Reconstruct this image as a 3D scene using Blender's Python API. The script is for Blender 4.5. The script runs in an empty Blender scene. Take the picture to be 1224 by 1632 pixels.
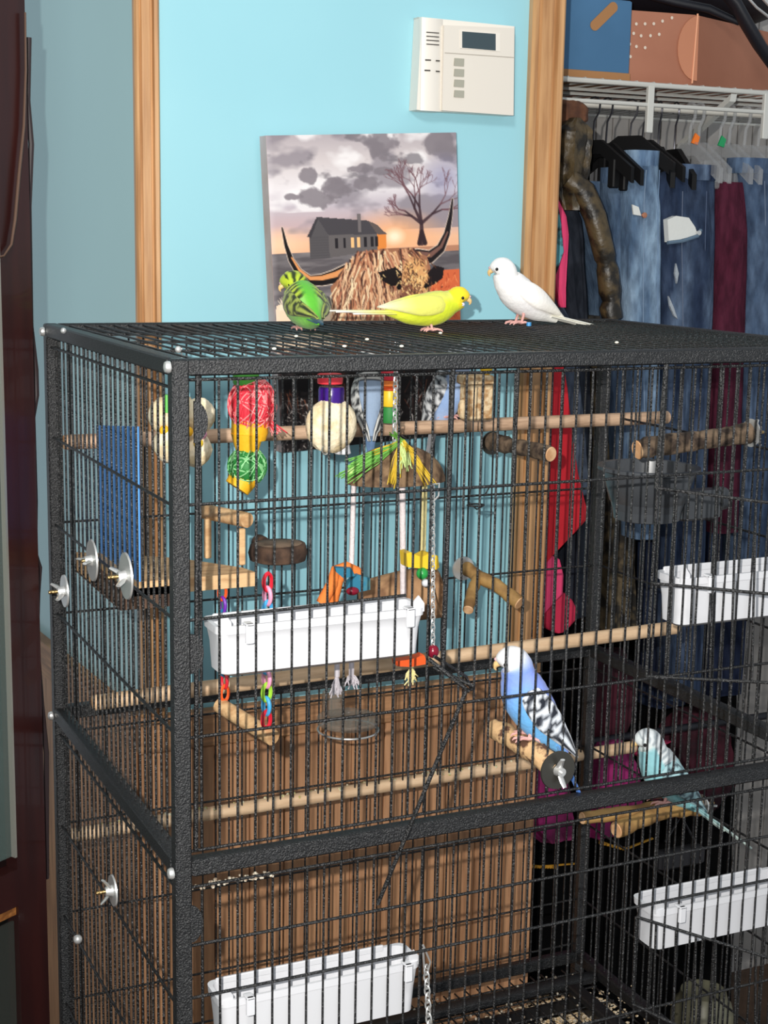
import bpy, math, random
import numpy as np
from mathutils import Vector, Matrix
random.seed(7); np.random.seed(7)
PI = math.pi
scene = bpy.context.scene
COL = scene.collection
BASE_Z = 1.62                      # height of the cage roof above the floor; things below are written relative to the roof

# ---------------------------------------------------------------- camera
FPX, YAW, PITCH, ROLL = 2385.4, 0.43958, 0.18432, 0.01855
CAM = np.array([-0.37966, -1.24375, 0.11409])
_f = np.array([math.sin(YAW)*math.cos(PITCH), math.cos(YAW)*math.cos(PITCH), -math.sin(PITCH)])
_r = np.array([math.cos(YAW), -math.sin(YAW), 0.0])
_u = np.cross(_r, _f)
RT = math.cos(ROLL)*_r + math.sin(ROLL)*_u
UP = -math.sin(ROLL)*_r + math.cos(ROLL)*_u
cd = bpy.data.cameras.new('camera'); co = bpy.data.objects.new('camera', cd); COL.objects.link(co)
cd.sensor_fit = 'VERTICAL'; cd.sensor_height = 24.0; cd.lens = 24.0*FPX/1632.0
cd.clip_start = 0.02; cd.clip_end = 50
co.matrix_world = Matrix([[RT[0], UP[0], -_f[0], CAM[0]], [RT[1], UP[1], -_f[1], CAM[1]],
                          [RT[2], UP[2], -_f[2], CAM[2]+BASE_Z], [0, 0, 0, 1]])
scene.camera = co
# ---------------------------------------------------------------- world, lamps, exposure
w = bpy.data.worlds.new('world'); scene.world = w; w.use_nodes = True
w.node_tree.nodes['Background'].inputs[0].default_value = (0.85, 0.93, 1.0, 1)
w.node_tree.nodes['Background'].inputs[1].default_value = 0.30
fl = bpy.data.lights.new('phone_flash', 'AREA'); fl.shape = 'DISK'; fl.size = 0.012; fl.energy = 19.5; fl.color = (1.0, 0.965, 0.91)
flo = bpy.data.objects.new('phone_flash', fl); COL.objects.link(flo)
fp = CAM - RT*0.062 + UP*0.05
flo.location = (fp[0], fp[1], fp[2]+BASE_Z)
flo.rotation_euler = Vector((-_f[0], -_f[1], -_f[2])).to_track_quat('Z', 'Y').to_euler()
rl = bpy.data.lights.new('ceiling_lamp', 'AREA'); rl.shape = 'DISK'; rl.size = 0.3; rl.energy = 7.0; rl.color = (1.0, 0.97, 0.93)
rlo = bpy.data.objects.new('ceiling_lamp', rl); COL.objects.link(rlo)
rlo.location = (-0.35, -0.9, 0.92+BASE_Z)
rlo.rotation_euler = Vector((-0.35-0.35, -0.9-0.7, 0.92+0.2)).to_track_quat('Z', 'Y').to_euler()
scene.view_settings.view_transform = 'Standard'; scene.view_settings.look = 'None'
scene.view_settings.gamma = 1.0; scene.view_settings.use_curve_mapping = False
scene.view_settings.exposure = 0.68

# ---------------------------------------------------------------- helpers
def P(px, py, Y):                  # world point on the depth plane Y
    d = RT*((px-612)/FPX) - UP*((py-816)/FPX) + _f
    t = (Y-CAM[1])/d[1]; return Vector(CAM+t*d)
def PXp(px, py, X):
    d = RT*((px-612)/FPX) - UP*((py-816)/FPX) + _f
    t = (X-CAM[0])/d[0]; return Vector(CAM+t*d)
def PZp(px, py, Z):
    d = RT*((px-612)/FPX) - UP*((py-816)/FPX) + _f
    t = (Z-CAM[2])/d[2]; return Vector(CAM+t*d)
def lin(c):
    o = []
    for v in c[:3]:
        v = v/255.0
        o.append(v/12.92 if v <= 0.04045 else ((v+0.055)/1.055)**2.4)
    return (o[0], o[1], o[2], 1.0)
def linn(a):
    a = np.asarray(a, float)/255.0
    return np.where(a <= 0.04045, a/12.92, ((a+0.055)/1.055)**2.4)

def mat(name, col, rough=0.5, metal=0.0, noise=None, bump=None, attr=False, spec=0.5, stretch=(1, 1, 1), alpha=1.0, trans=0.0, coat=0.0, sheen=0.0):
    m = bpy.data.materials.new(name); m.use_nodes = True
    nt = m.node_tree; b = nt.nodes['Principled BSDF']
    b.inputs['Roughness'].default_value = rough; b.inputs['Metallic'].default_value = metal
    b.inputs['Specular IOR Level'].default_value = spec
    b.inputs['Coat Weight'].default_value = coat
    b.inputs['Sheen Weight'].default_value = sheen
    if trans: b.inputs['Transmission Weight'].default_value = trans
    if alpha < 1: b.inputs['Alpha'].default_value = alpha
    tc = nt.nodes.new('ShaderNodeTexCoord'); mp = nt.nodes.new('ShaderNodeMapping')
    mp.inputs['Scale'].default_value = stretch
    nt.links.new(tc.outputs['Object'], mp.inputs[0])
    src = None
    if attr:
        a = nt.nodes.new('ShaderNodeAttribute'); a.attribute_name = 'Col'; src = a.outputs['Color']
    else:
        b.inputs['Base Color'].default_value = lin(col)
    if noise:
        col2, sc, lo, hi = noise
        n = nt.nodes.new('ShaderNodeTexNoise'); n.inputs['Scale'].default_value = sc; n.inputs['Detail'].default_value = 5
        nt.links.new(mp.outputs[0], n.inputs['Vector'])
        r = nt.nodes.new('ShaderNodeMapRange'); r.inputs[1].default_value = lo; r.inputs[2].default_value = hi
        nt.links.new(n.outputs[0], r.inputs[0])
        mx = nt.nodes.new('ShaderNodeMix'); mx.data_type = 'RGBA'
        nt.links.new(r.outputs[0], mx.inputs[0])
        if src: nt.links.new(src, mx.inputs[6])
        else: mx.inputs[6].default_value = lin(col)
        mx.inputs[7].default_value = lin(col2)
        if attr: mx.blend_type = 'MULTIPLY'
        src = mx.outputs[2]
    if src: nt.links.new(src, b.inputs['Base Color'])
    if bump:
        sc, st = bump
        n2 = nt.nodes.new('ShaderNodeTexNoise'); n2.inputs['Scale'].default_value = sc; n2.inputs['Detail'].default_value = 3
        nt.links.new(mp.outputs[0], n2.inputs['Vector'])
        bp = nt.nodes.new('ShaderNodeBump'); bp.inputs['Strength'].default_value = st; bp.inputs['Distance'].default_value = 0.002
        nt.links.new(n2.outputs[0], bp.inputs['Height']); nt.links.new(bp.outputs[0], b.inputs['Normal'])
    return m

M = {}
M['wall'] = mat('teal_wall_paint', (158, 211, 222), 0.38, noise=((152, 206, 218), 3, .3, .7), bump=(60, .03))
M['wallgloss'] = mat('teal_gloss_paint', (176, 218, 222), 0.22, noise=((170, 212, 216), 2, .3, .7), bump=(5, .02))
M['trim'] = mat('oak_trim', (204, 158, 110), 0.3, noise=((168, 122, 80), 12, .38, .66), bump=(40, .05), stretch=(9, 9, .5))
M['wains'] = mat('oak_wainscot', (200, 150, 110), 0.5, noise=((158, 114, 82), 14, .35, .68), bump=(30, .15), stretch=(9, 9, .6))
M['wainsh'] = mat('oak_rail', (196, 146, 104), 0.5, noise=((142, 102, 72), 14, .35, .68), bump=(30, .15), stretch=(.7, .7, 11))
M['frame'] = mat('hammered_black_tube', (22, 23, 25), 0.36, noise=((46, 47, 49), 650, .5, .66), bump=(650, .85), spec=.6)
M['wire'] = mat('hammered_black_wire', (11, 11, 12), 0.3, noise=((66, 66, 68), 420, .57, .67), bump=(600, 1.0), spec=.7)
M['chrome'] = mat('bright_zinc', (216, 216, 214), 0.28, metal=0.65, bump=(80, .1))
M['brass'] = mat('yellowed_zinc', (190, 160, 110), 0.3, metal=1.0, bump=(500, .5))
M['darkdisc'] = mat('dark_steel_washer', (92, 90, 84), 0.35, metal=.8, bump=(60, .05))
M['dowel'] = mat('beech_dowel', (222, 190, 154), 0.6, noise=((192, 156, 120), 14, .4, .75), bump=(60, .2), stretch=(1.2, 9, 9))
M['doweltop'] = mat('weathered_dowel', (208, 174, 144), 0.65, noise=((164, 132, 106), 20, .38, .7), bump=(60, .25), stretch=(1.2, 9, 9))
M['pine'] = mat('raw_pine', (222, 184, 136), 0.6, noise=((186, 142, 98), 20, .4, .7), bump=(50, .2), stretch=(2, 8, 8))
M['bark'] = mat('rough_bark', (122, 102, 82), 0.9, noise=((52, 40, 32), 60, .4, .6), bump=(120, 1.0))
M['peeled'] = mat('half_peeled_branch', (206, 168, 122), 0.75, noise=((92, 62, 44), 70, .5, .58), bump=(110, 1.0))
M['tanbranch'] = mat('smooth_tan_branch', (176, 138, 82), 0.65, noise=((130, 96, 56), 30, .45, .62), bump=(90, .4))
M['cutwood'] = mat('cut_wood_end', (232, 190, 146), 0.7, noise=((205, 155, 110), 60, .4, .6))
M['darkwood'] = mat('dark_bark_slice', (96, 72, 56), 0.85, noise=((58, 42, 34), 50, .4, .6), bump=(90, .8))
M['mahog'] = mat('mahogany', (46, 17, 15), 0.32, noise=((34, 12, 12), 8, .35, .7), stretch=(6, 6, .6), coat=.2)
M['mahogd'] = mat('mahogany_dark', (26, 13, 13), 0.4, noise=((26, 12, 12), 8, .35, .7), stretch=(6, 6, .6))
M['oakstrip'] = mat('gold_oak_strip', (150, 98, 50), 0.4, noise=((110, 66, 30), 20, .4, .6), stretch=(2, 9, 9))
M['strap'] = mat('brown_strap', (92, 70, 58), 0.5)
M['cable'] = mat('dark_cable', (44, 34, 36), 0.4)
M['white'] = mat('white_plastic', (214, 215, 219), 0.28, spec=.5)
M['keypad'] = mat('warm_white_plastic', (232, 226, 216), 0.4)
M['keyface'] = mat('aged_white_plastic', (224, 217, 206), 0.45)
M['lcd'] = mat('dark_display', (62, 76, 82), 0.2)
M['button'] = mat('grey_rubber', (164, 162, 148), 0.6)
M['slot'] = mat('slot_black', (50, 46, 42), 0.8)
M['print'] = mat('canvas_print', (255, 255, 255), 0.35, attr=True, spec=.35)
M['feather'] = mat('feathers', (255, 255, 255), 0.8, attr=True, bump=(240, .35), spec=.2, sheen=.15)
M['skin'] = mat('bird_foot_skin', (222, 168, 160), 0.6, bump=(600, .5))
M['beak'] = mat('horn_beak', (226, 190, 130), 0.4)
M['beakgrey'] = mat('grey_beak', (150, 150, 140), 0.4)
M['cere'] = mat('pale_cere', (222, 180, 182), 0.5)
M['eye'] = mat('eye_black', (14, 12, 12), 0.08, spec=.8)
M['blueboard'] = mat('blue_plastic', (94, 164, 242), 0.45)
M['loofah'] = mat('cream_loofah', (240, 226, 196), 0.95, noise=((214, 192, 150), 60, .45, .65), bump=(160, 1.0))
M['red'] = mat('red_paper', (226, 58, 74), 0.6); M['redlight'] = mat('pink_paper', (244, 150, 150), 0.6)
M['yellow'] = mat('yellow_paper', (242, 182, 30), 0.6, bump=(120, .5)); M['green'] = mat('green_paper', (42, 130, 58), 0.6)
M['greenlight'] = mat('pale_green_paper', (150, 214, 150), 0.6)
M['lime'] = mat('lime_plastic', (126, 200, 84), 0.35); M['greenlid'] = mat('green_lid', (78, 168, 62), 0.4)
M['redlid'] = mat('red_lid', (232, 60, 72), 0.4); M['purple'] = mat('purple_foil', (58, 22, 122), 0.25, bump=(60, .8))
M['clear'] = mat('clear_plastic', (214, 222, 226), 0.12, alpha=.45, spec=.6)
M['smoke'] = mat('smoky_acrylic', (150, 140, 128), 0.1, alpha=.4, spec=.8)
M['raffiag'] = mat('green_raffia', (120, 186, 84), 0.6); M['raffiay'] = mat('yellow_raffia', (212, 178, 52), 0.6); M['raffiap'] = mat('pale_raffia', (206, 226, 150), 0.6)
M['coco'] = mat('coconut_shell', (132, 106, 78), 0.85, noise=((88, 66, 48), 90, .4, .6), bump=(160, .8))
M['rope'] = mat('white_rope', (226, 214, 214), 0.85, bump=(300, .8)); M['ropey'] = mat('cream_rope', (236, 222, 160), 0.85, bump=(300, .8))
M['ropegrey'] = mat('grey_string', (186, 180, 186), 0.9)
M['orange'] = mat('orange_fabric', (222, 120, 50), 0.85, bump=(160, .8)); M['orangep'] = mat('orange_plastic', (240, 92, 36), 0.4)
M['tealwood'] = mat('teal_dyed_wood', (36, 112, 140), 0.6, noise=((120, 160, 140), 30, .5, .7)); M['maroonbead'] = mat('maroon_bead', (120, 18, 40), 0.25)
M['yelplastic'] = mat('yellow_block', (236, 196, 44), 0.4); M['greenbead'] = mat('green_bead', (44, 152, 70), 0.3)
M['linkpurple'] = mat('purple_link', (120, 50, 180), 0.3); M['linkpink'] = mat('pink_link', (240, 160, 190), 0.3); M['linkblue'] = mat('blue_link', (70, 170, 226), 0.3)
M['linkred'] = mat('red_link', (214, 34, 54), 0.3); M['linkgreen'] = mat('lime_link', (160, 216, 60), 0.3); M['linkteal'] = mat('teal_link', (40, 110, 150), 0.3)
M['bark2'] = mat('cork_tunnel', (176, 136, 98), 0.9, noise=((120, 86, 60), 40, .4, .65), bump=(90, .8))
M['seedblock'] = mat('pressed_seed', (226, 200, 160), 0.95, noise=((180, 140, 96), 110, .45, .6), bump=(200, 1.0))
M['bowl'] = mat('grey_plastic_bowl', (70, 73, 77), 0.3)
M['tray'] = mat('black_tray', (28, 28, 30), 0.45); M['seed'] = mat('millet_seed', (206, 176, 130), 0.8, noise=((240, 230, 210), 400, .45, .6))
M['closetwall'] = mat('grey_beadboard', (182, 178, 174), 0.6, noise=((160, 156, 152), 8, .4, .6)); M['beadgroove'] = mat('bead_groove', (120, 118, 116), 0.7)
M['shelfwire'] = mat('shelf_white_vinyl', (206, 206, 200), 0.4); M['rod'] = mat('rod_white', (212, 208, 198), 0.35)
M['hangblack'] = mat('black_hanger', (10, 10, 12), 0.6, spec=.3); M['hangclear'] = mat('clear_hanger', (186, 188, 190), 0.15, alpha=.32)
M['hook'] = mat('dark_hook', (70, 70, 76), 0.25, metal=.8)
M['boxblue'] = mat('blue_cardboard', (74, 120, 160), 0.75, noise=((66, 110, 148), 5, .4, .6)); M['boxbrown'] = mat('kraft_card', (170, 122, 78), 0.8)
M['boxorange'] = mat('salmon_cardboard', (184, 124, 98), 0.75, noise=((164, 106, 82), 4, .35, .65)); M['dot'] = mat('white_dot', (230, 214, 196), 0.7)
M['flap'] = mat('orange_cardboard_flap', (198, 132, 100), 0.7)
M['bagblack'] = mat('navy_black_fabric', (16, 18, 28), 0.55, bump=(80, .2)); M['tag_orange'] = mat('orange_size_tag', (240, 120, 30), 0.5); M['tag_green'] = mat('green_size_tag', (30, 150, 90), 0.5)
M['cloth'] = mat('cloth_dyed', (255, 255, 255), 0.9, attr=True, noise=((196, 196, 200), 90, .35, .65), bump=(260, .6), spec=.15, stretch=(1, 1, .35))
M['leather'] = mat('camo_leather', (82, 68, 44), 0.42, noise=((26, 21, 14), 42, .42, .6), bump=(70, .9), spec=.5)
M['camodry'] = mat('camo_print', (98, 84, 60), 0.8, noise=((26, 22, 16), 40, .4, .56), bump=(90, .5))
M['redcloth'] = mat('red_jersey', (196, 24, 40), 0.85, bump=(160, .2)); M['pinkcloth'] = mat('hot_pink_jersey', (240, 70, 120), 0.85, bump=(160, .2))
M['magenta'] = mat('magenta_cloth', (160, 34, 108), 0.85, noise=((100, 16, 66), 12, .4, .6)); M['maroon'] = mat('maroon_cloth', (74, 14, 34), 0.9, noise=((40, 8, 20), 14, .4, .6))
M['blackcloth'] = mat('black_cloth', (5, 5, 6), 0.95, bump=(60, .4), spec=.1); M['goldlace'] = mat('gold_lace', (196, 142, 40), 0.6, bump=(200, 1.0))
M['stitch'] = mat('seam_thread', (196, 186, 170), 0.8); M['copper'] = mat('copper_button', (206, 140, 110), 0.3, metal=.7); M['pocket'] = mat('white_pocket_cloth', (218, 220, 216), 0.85, bump=(60, .4))
M['floor'] = mat('brown_floor', (96, 74, 58), 0.6, noise=((70, 54, 42), 6, .4, .6))
M['garmentprint'] = mat('floral_print', (90, 160, 170), 0.8, noise=((16, 16, 20), 34, .46, .54))
M['jar'] = mat('frosted_jar', (150, 146, 120), 0.4, noise=((120, 116, 96), 10, .4, .6))
M['millet'] = mat('millet_spray', (226, 190, 130), 0.9, bump=(300, 1.0))
M['leg_ring'] = mat('blue_ring', (70, 150, 210), 0.3); M['linepaint'] = mat('floor_trim_red', (196, 34, 60), 0.6)

class MB:
    def __init__(s): s.v = []; s.f = []; s.c = []; s.smooth = True
    def add(s, vs, fs, cols=None):
        o = len(s.v); s.v += [tuple(v) for v in vs]; s.f += [tuple(i+o for i in f) for f in fs]
        if cols is not None: s.c += [tuple(c) for c in cols]
        return s
    def box(s, a, b):
        x0, y0, z0 = [min(a[i], b[i]) for i in range(3)]; x1, y1, z1 = [max(a[i], b[i]) for i in range(3)]
        return s.add([(x0,y0,z0),(x1,y0,z0),(x1,y1,z0),(x0,y1,z0),(x0,y0,z1),(x1,y0,z1),(x1,y1,z1),(x0,y1,z1)],
                     [(0,3,2,1),(4,5,6,7),(0,1,5,4),(1,2,6,5),(2,3,7,6),(3,0,4,7)])
    def cbox(s, a, b, c=.002):       # box with chamfered vertical-and-horizontal edges
        x0, y0, z0 = [min(a[i], b[i]) for i in range(3)]; x1, y1, z1 = [max(a[i], b[i]) for i in range(3)]
        vs = []
        for z, e in ((z0, c), (z0+c, 0), (z1-c, 0), (z1, c)):
            X0, X1, Y0, Y1 = x0+e, x1-e, y0+e, y1-e
            vs += [(X0+c,Y0,z),(X1-c,Y0,z),(X1,Y0+c,z),(X1,Y1-c,z),(X1-c,Y1,z),(X0+c,Y1,z),(X0,Y1-c,z),(X0,Y0+c,z)]
        fs = [tuple(range(7, -1, -1)), tuple(range(24, 32))]
        for k in range(3):
            for i in range(8):
                j = (i+1) % 8; fs.append((k*8+i, k*8+j, k*8+8+j, k*8+8+i))
        return s.add(vs, fs)
    def tube(s, pts, r, n=8, cap=True, sq=None):
        pts = [Vector(p) for p in pts]; rr = r if isinstance(r, (list, tuple)) else [r]*len(pts)
        vs = []; up = None
        for i, p in enumerate(pts):
            a = pts[max(0, i-1)]; b = pts[min(len(pts)-1, i+1)]; t = (b-a)
            if t.length < 1e-9: t = Vector((0, 0, 1))
            t.normalize()
            if up is None:
                up = Vector((0, 0, 1)) if abs(t.z) < .9 else Vector((1, 0, 0))
            sd = t.cross(up); 
            if sd.length < 1e-6: sd = t.orthogonal()
            sd.normalize(); up = sd.cross(t).normalized()
            for k in range(n):
                an = 2*PI*k/n; q = p+sd*(math.cos(an)*rr[i])+up*(math.sin(an)*rr[i]*(sq or 1)); vs.append(q)
        fs = []
        for i in range(len(pts)-1):
            for k in range(n):
                k2 = (k+1) % n; fs.append((i*n+k, i*n+k2, (i+1)*n+k2, (i+1)*n+k))
        if cap: fs += [tuple(range(n-1, -1, -1)), tuple(range((len(pts)-1)*n, len(pts)*n))]
        return s.add(vs, fs)
    def lathe(s, prof, c=(0, 0, 0), n=28, axis='z', close=False):
        vs = []
        for r, h in prof:
            for k in range(n):
                a = 2*PI*k/n; x, y = r*math.cos(a), r*math.sin(a)
                if axis == 'z': q = (c[0]+x, c[1]+y, c[2]+h)
                elif axis == 'y': q = (c[0]+x, c[1]+h, c[2]+y)
                else: q = (c[0]+h, c[1]+x, c[2]+y)
                vs.append(q)
        m = len(prof); fs = []
        for i in range(m-1):
            for k in range(n):
                k2 = (k+1) % n; fs.append((i*n+k, i*n+k2, (i+1)*n+k2, (i+1)*n+k))
        if not close: fs += [tuple(range(n-1, -1, -1)), tuple(range((m-1)*n, m*n))]
        return s.add(vs, fs)
    def ball(s, c, r, n=14, m=9, jit=0.0, sc=(1, 1, 1)):
        vs = [(c[0], c[1], c[2]-r*sc[2])]
        for i in range(1, m):
            ph = PI*i/m
            for k in range(n):
                a = 2*PI*k/n; j = 1+random.uniform(-jit, jit)
                vs.append((c[0]+r*j*sc[0]*math.sin(ph)*math.cos(a), c[1]+r*j*sc[1]*math.sin(ph)*math.sin(a), c[2]-r*j*sc[2]*math.cos(ph)))
        vs.append((c[0], c[1], c[2]+r*sc[2])); fs = []
        for k in range(n): fs.append((0, 1+(k+1) % n, 1+k))
        for i in range(m-2):
            for k in range(n):
                a = 1+i*n+k; b = 1+i*n+(k+1) % n; fs.append((a, b, b+n, a+n))
        L = len(vs)-1
        for k in range(n): fs.append((L, 1+(m-2)*n+k, 1+(m-2)*n+(k+1) % n))
        return s.add(vs, fs)
    def torus(s, c, R, r, ax=(0, 0, 1), n=20, m=7, sc=1.0, up=(0, 0, 1)):
        c = Vector(c); ax = Vector(ax).normalized(); u = Vector(up)
        if abs(u.dot(ax)) > .95: u = Vector((1, 0, 0))
        u = (u-ax*u.dot(ax)).normalized(); v = ax.cross(u)
        pts = [c+u*(math.cos(2*PI*k/n)*R*sc)+v*(math.sin(2*PI*k/n)*R) for k in range(n)]
        vs = []
        for k, p in enumerate(pts):
            d = (p-c).normalized()
            for j in range(m):
                a = 2*PI*j/m; vs.append(p+d*(math.cos(a)*r)+ax*(math.sin(a)*r))
        fs = [(k*m+j, k*m+(j+1) % m, ((k+1) % n)*m+(j+1) % m, ((k+1) % n)*m+j) for k in range(n) for j in range(m)]
        return s.add(vs, fs)
    def prism(s, poly, vec):         # polygon (list of 3-D points) extruded along vec
        n = len(poly); vec = Vector(vec); a = [Vector(p) for p in poly]; b = [p+vec for p in a]
        fs = [tuple(range(n)), tuple(range(2*n-1, n-1, -1))]+[(i, i+n, (i+1) % n+n, (i+1) % n) for i in range(n)]
        return s.add(a+b, fs)
    def build(s, name, m, parent=None, smooth=None, origin=None):
        me = bpy.data.meshes.new(name)
        if parent is not None:
            off = Vector((0, 0, 0)); q = parent
            while q is not None: off += Vector(q.location); q = q.parent
        elif origin is not None: off = Vector(origin)
        else:
            A = np.array(s.v); mn = A.min(0); mxx = A.max(0); off = Vector(((mn[0]+mxx[0])/2, (mn[1]+mxx[1])/2, mn[2]))
        A = np.array([tuple(v) for v in s.v])-np.array(off)
        me.from_pydata(A.tolist(), [], s.f); me.update()
        if s.c:
            at = me.color_attributes.new('Col', 'FLOAT_COLOR', 'POINT')
            cc = np.ones((len(s.v), 4), np.float32); cc[:, :3] = np.array(s.c, np.float32)[:, :3]; at.data.foreach_set('color', cc.ravel())
        sm = s.smooth if smooth is None else smooth
        if sm:
            me.polygons.foreach_set('use_smooth', [True]*len(me.polygons))
            try: me.set_sharp_from_angle(angle=math.radians(42))
            except Exception: pass
        me.materials.append(m)
        import bmesh
        bm = bmesh.new(); bm.from_mesh(me); bmesh.ops.recalc_face_normals(bm, faces=bm.faces); bm.to_mesh(me); bm.free()
        o = bpy.data.objects.new(name, me); COL.objects.link(o)
        if parent is not None: o.parent = parent
        else: o.location = off
        return o
def tag(o, label, cat, group=None, kind=None):
    if label: o['label'] = label
    if cat: o['category'] = cat
    if group: o['group'] = group
    if kind: o['kind'] = kind
    return o
def thing(name, label, cat, loc, group=None):
    o = bpy.data.objects.new(name, None); COL.objects.link(o); o.location = loc; o.empty_display_size = .05
    return tag(o, label, cat, group)
def struct(o): o['kind'] = 'structure'; return o
def plabel(o, l): o['label'] = l; return o
def child(name, me, parent, loc):
    o = bpy.data.objects.new(name, me); COL.objects.link(o); o.parent = parent; o.location = loc; return o

# value noise for painting
def vnoise(x, y, seed=0):
    x = np.asarray(x, float); y = np.asarray(y, float)
    xi = np.floor(x).astype(int); yi = np.floor(y).astype(int); xf = x-xi; yf = y-yi
    def h(a, b):
        n = (a*374761393+b*668265263+seed*974711) & 0x7fffffff
        n = ((n ^ (n >> 13))*1274126177) & 0x7fffffff
        return (n & 0xffff)/65535.0
    u = xf*xf*(3-2*xf); v = yf*yf*(3-2*yf)
    return (h(xi, yi)*(1-u)+h(xi+1, yi)*u)*(1-v)+(h(xi, yi+1)*(1-u)+h(xi+1, yi+1)*u)*v
def fbm(x, y, seed=0, o=4):
    t = 0; a = .5
    for k in range(o): t = t+a*vnoise(x*2**k, y*2**k, seed+k); a *= .5
    return t/(1-.5**o)

# ================================================================ THE ROOM
WY = 0.656; FL = -BASE_Z; CE = 0.95
WZ = -0.535                        # top of the wainscot
DX = 0.774                         # closet opening begins here
o = struct(MB().box((-2.4, -2.2, FL-.02), (2.6, 3.2, FL)).build('floor', M['floor'], smooth=False))
struct(MB().box((.158, WY, FL), (.760, WY+.11, CE)).build('wall_back', M['wall'], smooth=False))
# return wall that runs away from the corner on the left (slightly out of square)
A = Vector((.158, WY)); B = PZp(65, 1007, WZ); B = Vector((B.x, B.y)); dr = (B-A).normalized(); nr = Vector((dr.y, -dr.x))
if nr.x > 0: nr = -nr
B = A+dr*1.9
def slab(p, q, th, z0, z1):        # upright slab between two plan points, thickness away from the normal
    t = Vector((-nr.x, -nr.y))*th
    return MB().prism([(p.x, p.y, z0), (q.x, q.y, z0), (q.x, q.y, z1), (p.x, p.y, z1)], (t.x, t.y, 0))
struct(slab(A+Vector((0, .004)), B, .002, FL, CE).build('wall_left', M['wallgloss'], smooth=False))
# wainscot on the return wall and on the back wall
wl = slab(A+nr*.012, B+nr*.012, .012, FL, WZ-.055).build('trim_1', M['wains'], smooth=False); struct(wl)
struct(slab(A+nr*.016, B+nr*.016, .016, WZ-.055, WZ).build('trim_2', M['wainsh'], smooth=False))
wb = struct(MB().box((.150, WY-.008, FL), (.776, WY, WZ-.05)).build('trim_3', M['wains'], smooth=False))
x = .150; k = 0
while x < .774:
    wd = min(.052, .776-x); o = MB().cbox((x+.0006, WY-.016, FL+.02), (x+wd-.0006, WY-.006, WZ-.052), .0012).build('plank', M['wains'], wb, smooth=False); x += wd
struct(MB().cbox((.146, WY-.020, WZ-.052), (.776, WY, WZ), .003).build('trim_4', M['wainsh'], smooth=False))
# moulded casings: profile swept upward
def casing(name, x0, x1, z0, z1, prot, y0=WY):
    wd = x1-x0; pr = [(0, 0), (0, .55), (.06, .8), (.16, .8), (.2, .45), (.26, .4), (.3, .62), (.62, .72), (.66, .5), (.72, .5), (.76, .95), (.9, 1), (.97, .85), (1, .5), (1, 0)]
    poly = [(x0+a*wd, y0-b*prot, z0) for a, b in pr]
    return struct(MB().prism(poly, (0, 0, z1-z0)).build(name, M['trim'], smooth=False))
casing('trim_5', .154, .186, WZ, CE, .014)
casing('trim_6', .724, .776, WZ, CE, .018)
struct(MB().box((.756, WY, FL), (.776, WY+.12, CE)).build('trim_7', M['trim'], smooth=False))
# closet
CB = 1.42
cw = struct(MB().box((.6, CB, FL), (2.5, CB+.02, CE)).build('wall_closet', M['closetwall'], smooth=False))
x = .62
while x < 2.2:
    MB().cbox((x+.0012, CB-.006, FL), (x+.0395-.0012, CB+.002, CE), .0012).build('panel', M['closetwall'], cw, smooth=False); x += .0395
struct(MB().box((2.2, .7, FL), (2.22, CB, CE)).build('wall_right', M['closetwall'], smooth=False))
struct(MB().box((.745, WY+.12, FL), (.757, CB, CE)).build('wall_closet_left', M['closetwall'], smooth=False))

# ---- wire shelf and hanging rod
SY = .84
sz = P(888, 125, SY).z
sh = thing('wire_shelf', 'white vinyl-coated wire closet shelf carrying the cardboard boxes', 'shelf', (1.3, SY, sz))
m = MB()
m.tube([(.76, SY, sz), (2.2, SY, sz)], .0042); m.tube([(.76, SY, sz-.031), (2.2, SY, sz-.031)], .0034)
m.build('front_lip', M['shelfwire'], sh)
m = MB()
for i in range(44):
    xx = .775+i*.0325; m.tube([(xx, SY-.002, sz+.002), (xx, SY, sz+.004), (xx, CB-.01, sz+.003)], .0016, n=5)
for yy in (.93, 1.0, 1.2, 1.38): m.tube([(.76, yy, sz-.004), (2.2, yy, sz-.004)], .0028, n=6)
tag(m.build('deck_wires', M['shelfwire'], sh), None, None, kind='stuff')
for px in (1037,):
    q = P(px, 140, SY); MB().cbox((q.x-.006, SY-.004, sz-.075), (q.x+.006, SY+.004, sz), .001).build('hanger_strap', M['shelfwire'], sh, smooth=False)
q = P(1170, 152, SY); MB().prism([(q.x-.006, SY, sz-.005), (q.x+.006, SY, sz-.005), (q.x+.006, CB-.01, sz-.30), (q.x-.006, CB-.01, sz-.30)], (0, .003, -.012)).build('brace', M['shelfwire'], sh, smooth=False)
q = P(1222, 150, SY); MB().cbox((q.x-.006, SY-.004, sz-.075), (q.x+.006, SY+.004, sz), .001).build('hanger_strap', M['shelfwire'], sh, smooth=False)
RY = .87
rz = P(890, 163, RY).z
rod = MB(); rod.tube([(.757, RY, rz), (2.2, RY, rz)], .0058, n=14)
tag(rod.build('closet_rod', M['rod']), 'slim white rod under the wire shelf from which clothes hang', 'rod')

# ---- cardboard boxes
a0 = P(885, 120, .86); a1 = P(1004, 122, .86)
bx = thing('storage_box', 'blue printed cardboard box with a brown label shape', 'box', ((a0.x+a1.x)/2, .95, sz+.005))
zt = sz+.13
MB().cbox((.79, .862, sz+.016), (a1.x, 1.16, zt), .002).build('box_body', M['boxblue'], bx, smooth=False)
MB().cbox((.788, .860, sz+.005), (a1.x+.001, 1.162, sz+.018), .001).build('bottom_edge', M['boxbrown'], bx, smooth=False)
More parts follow.
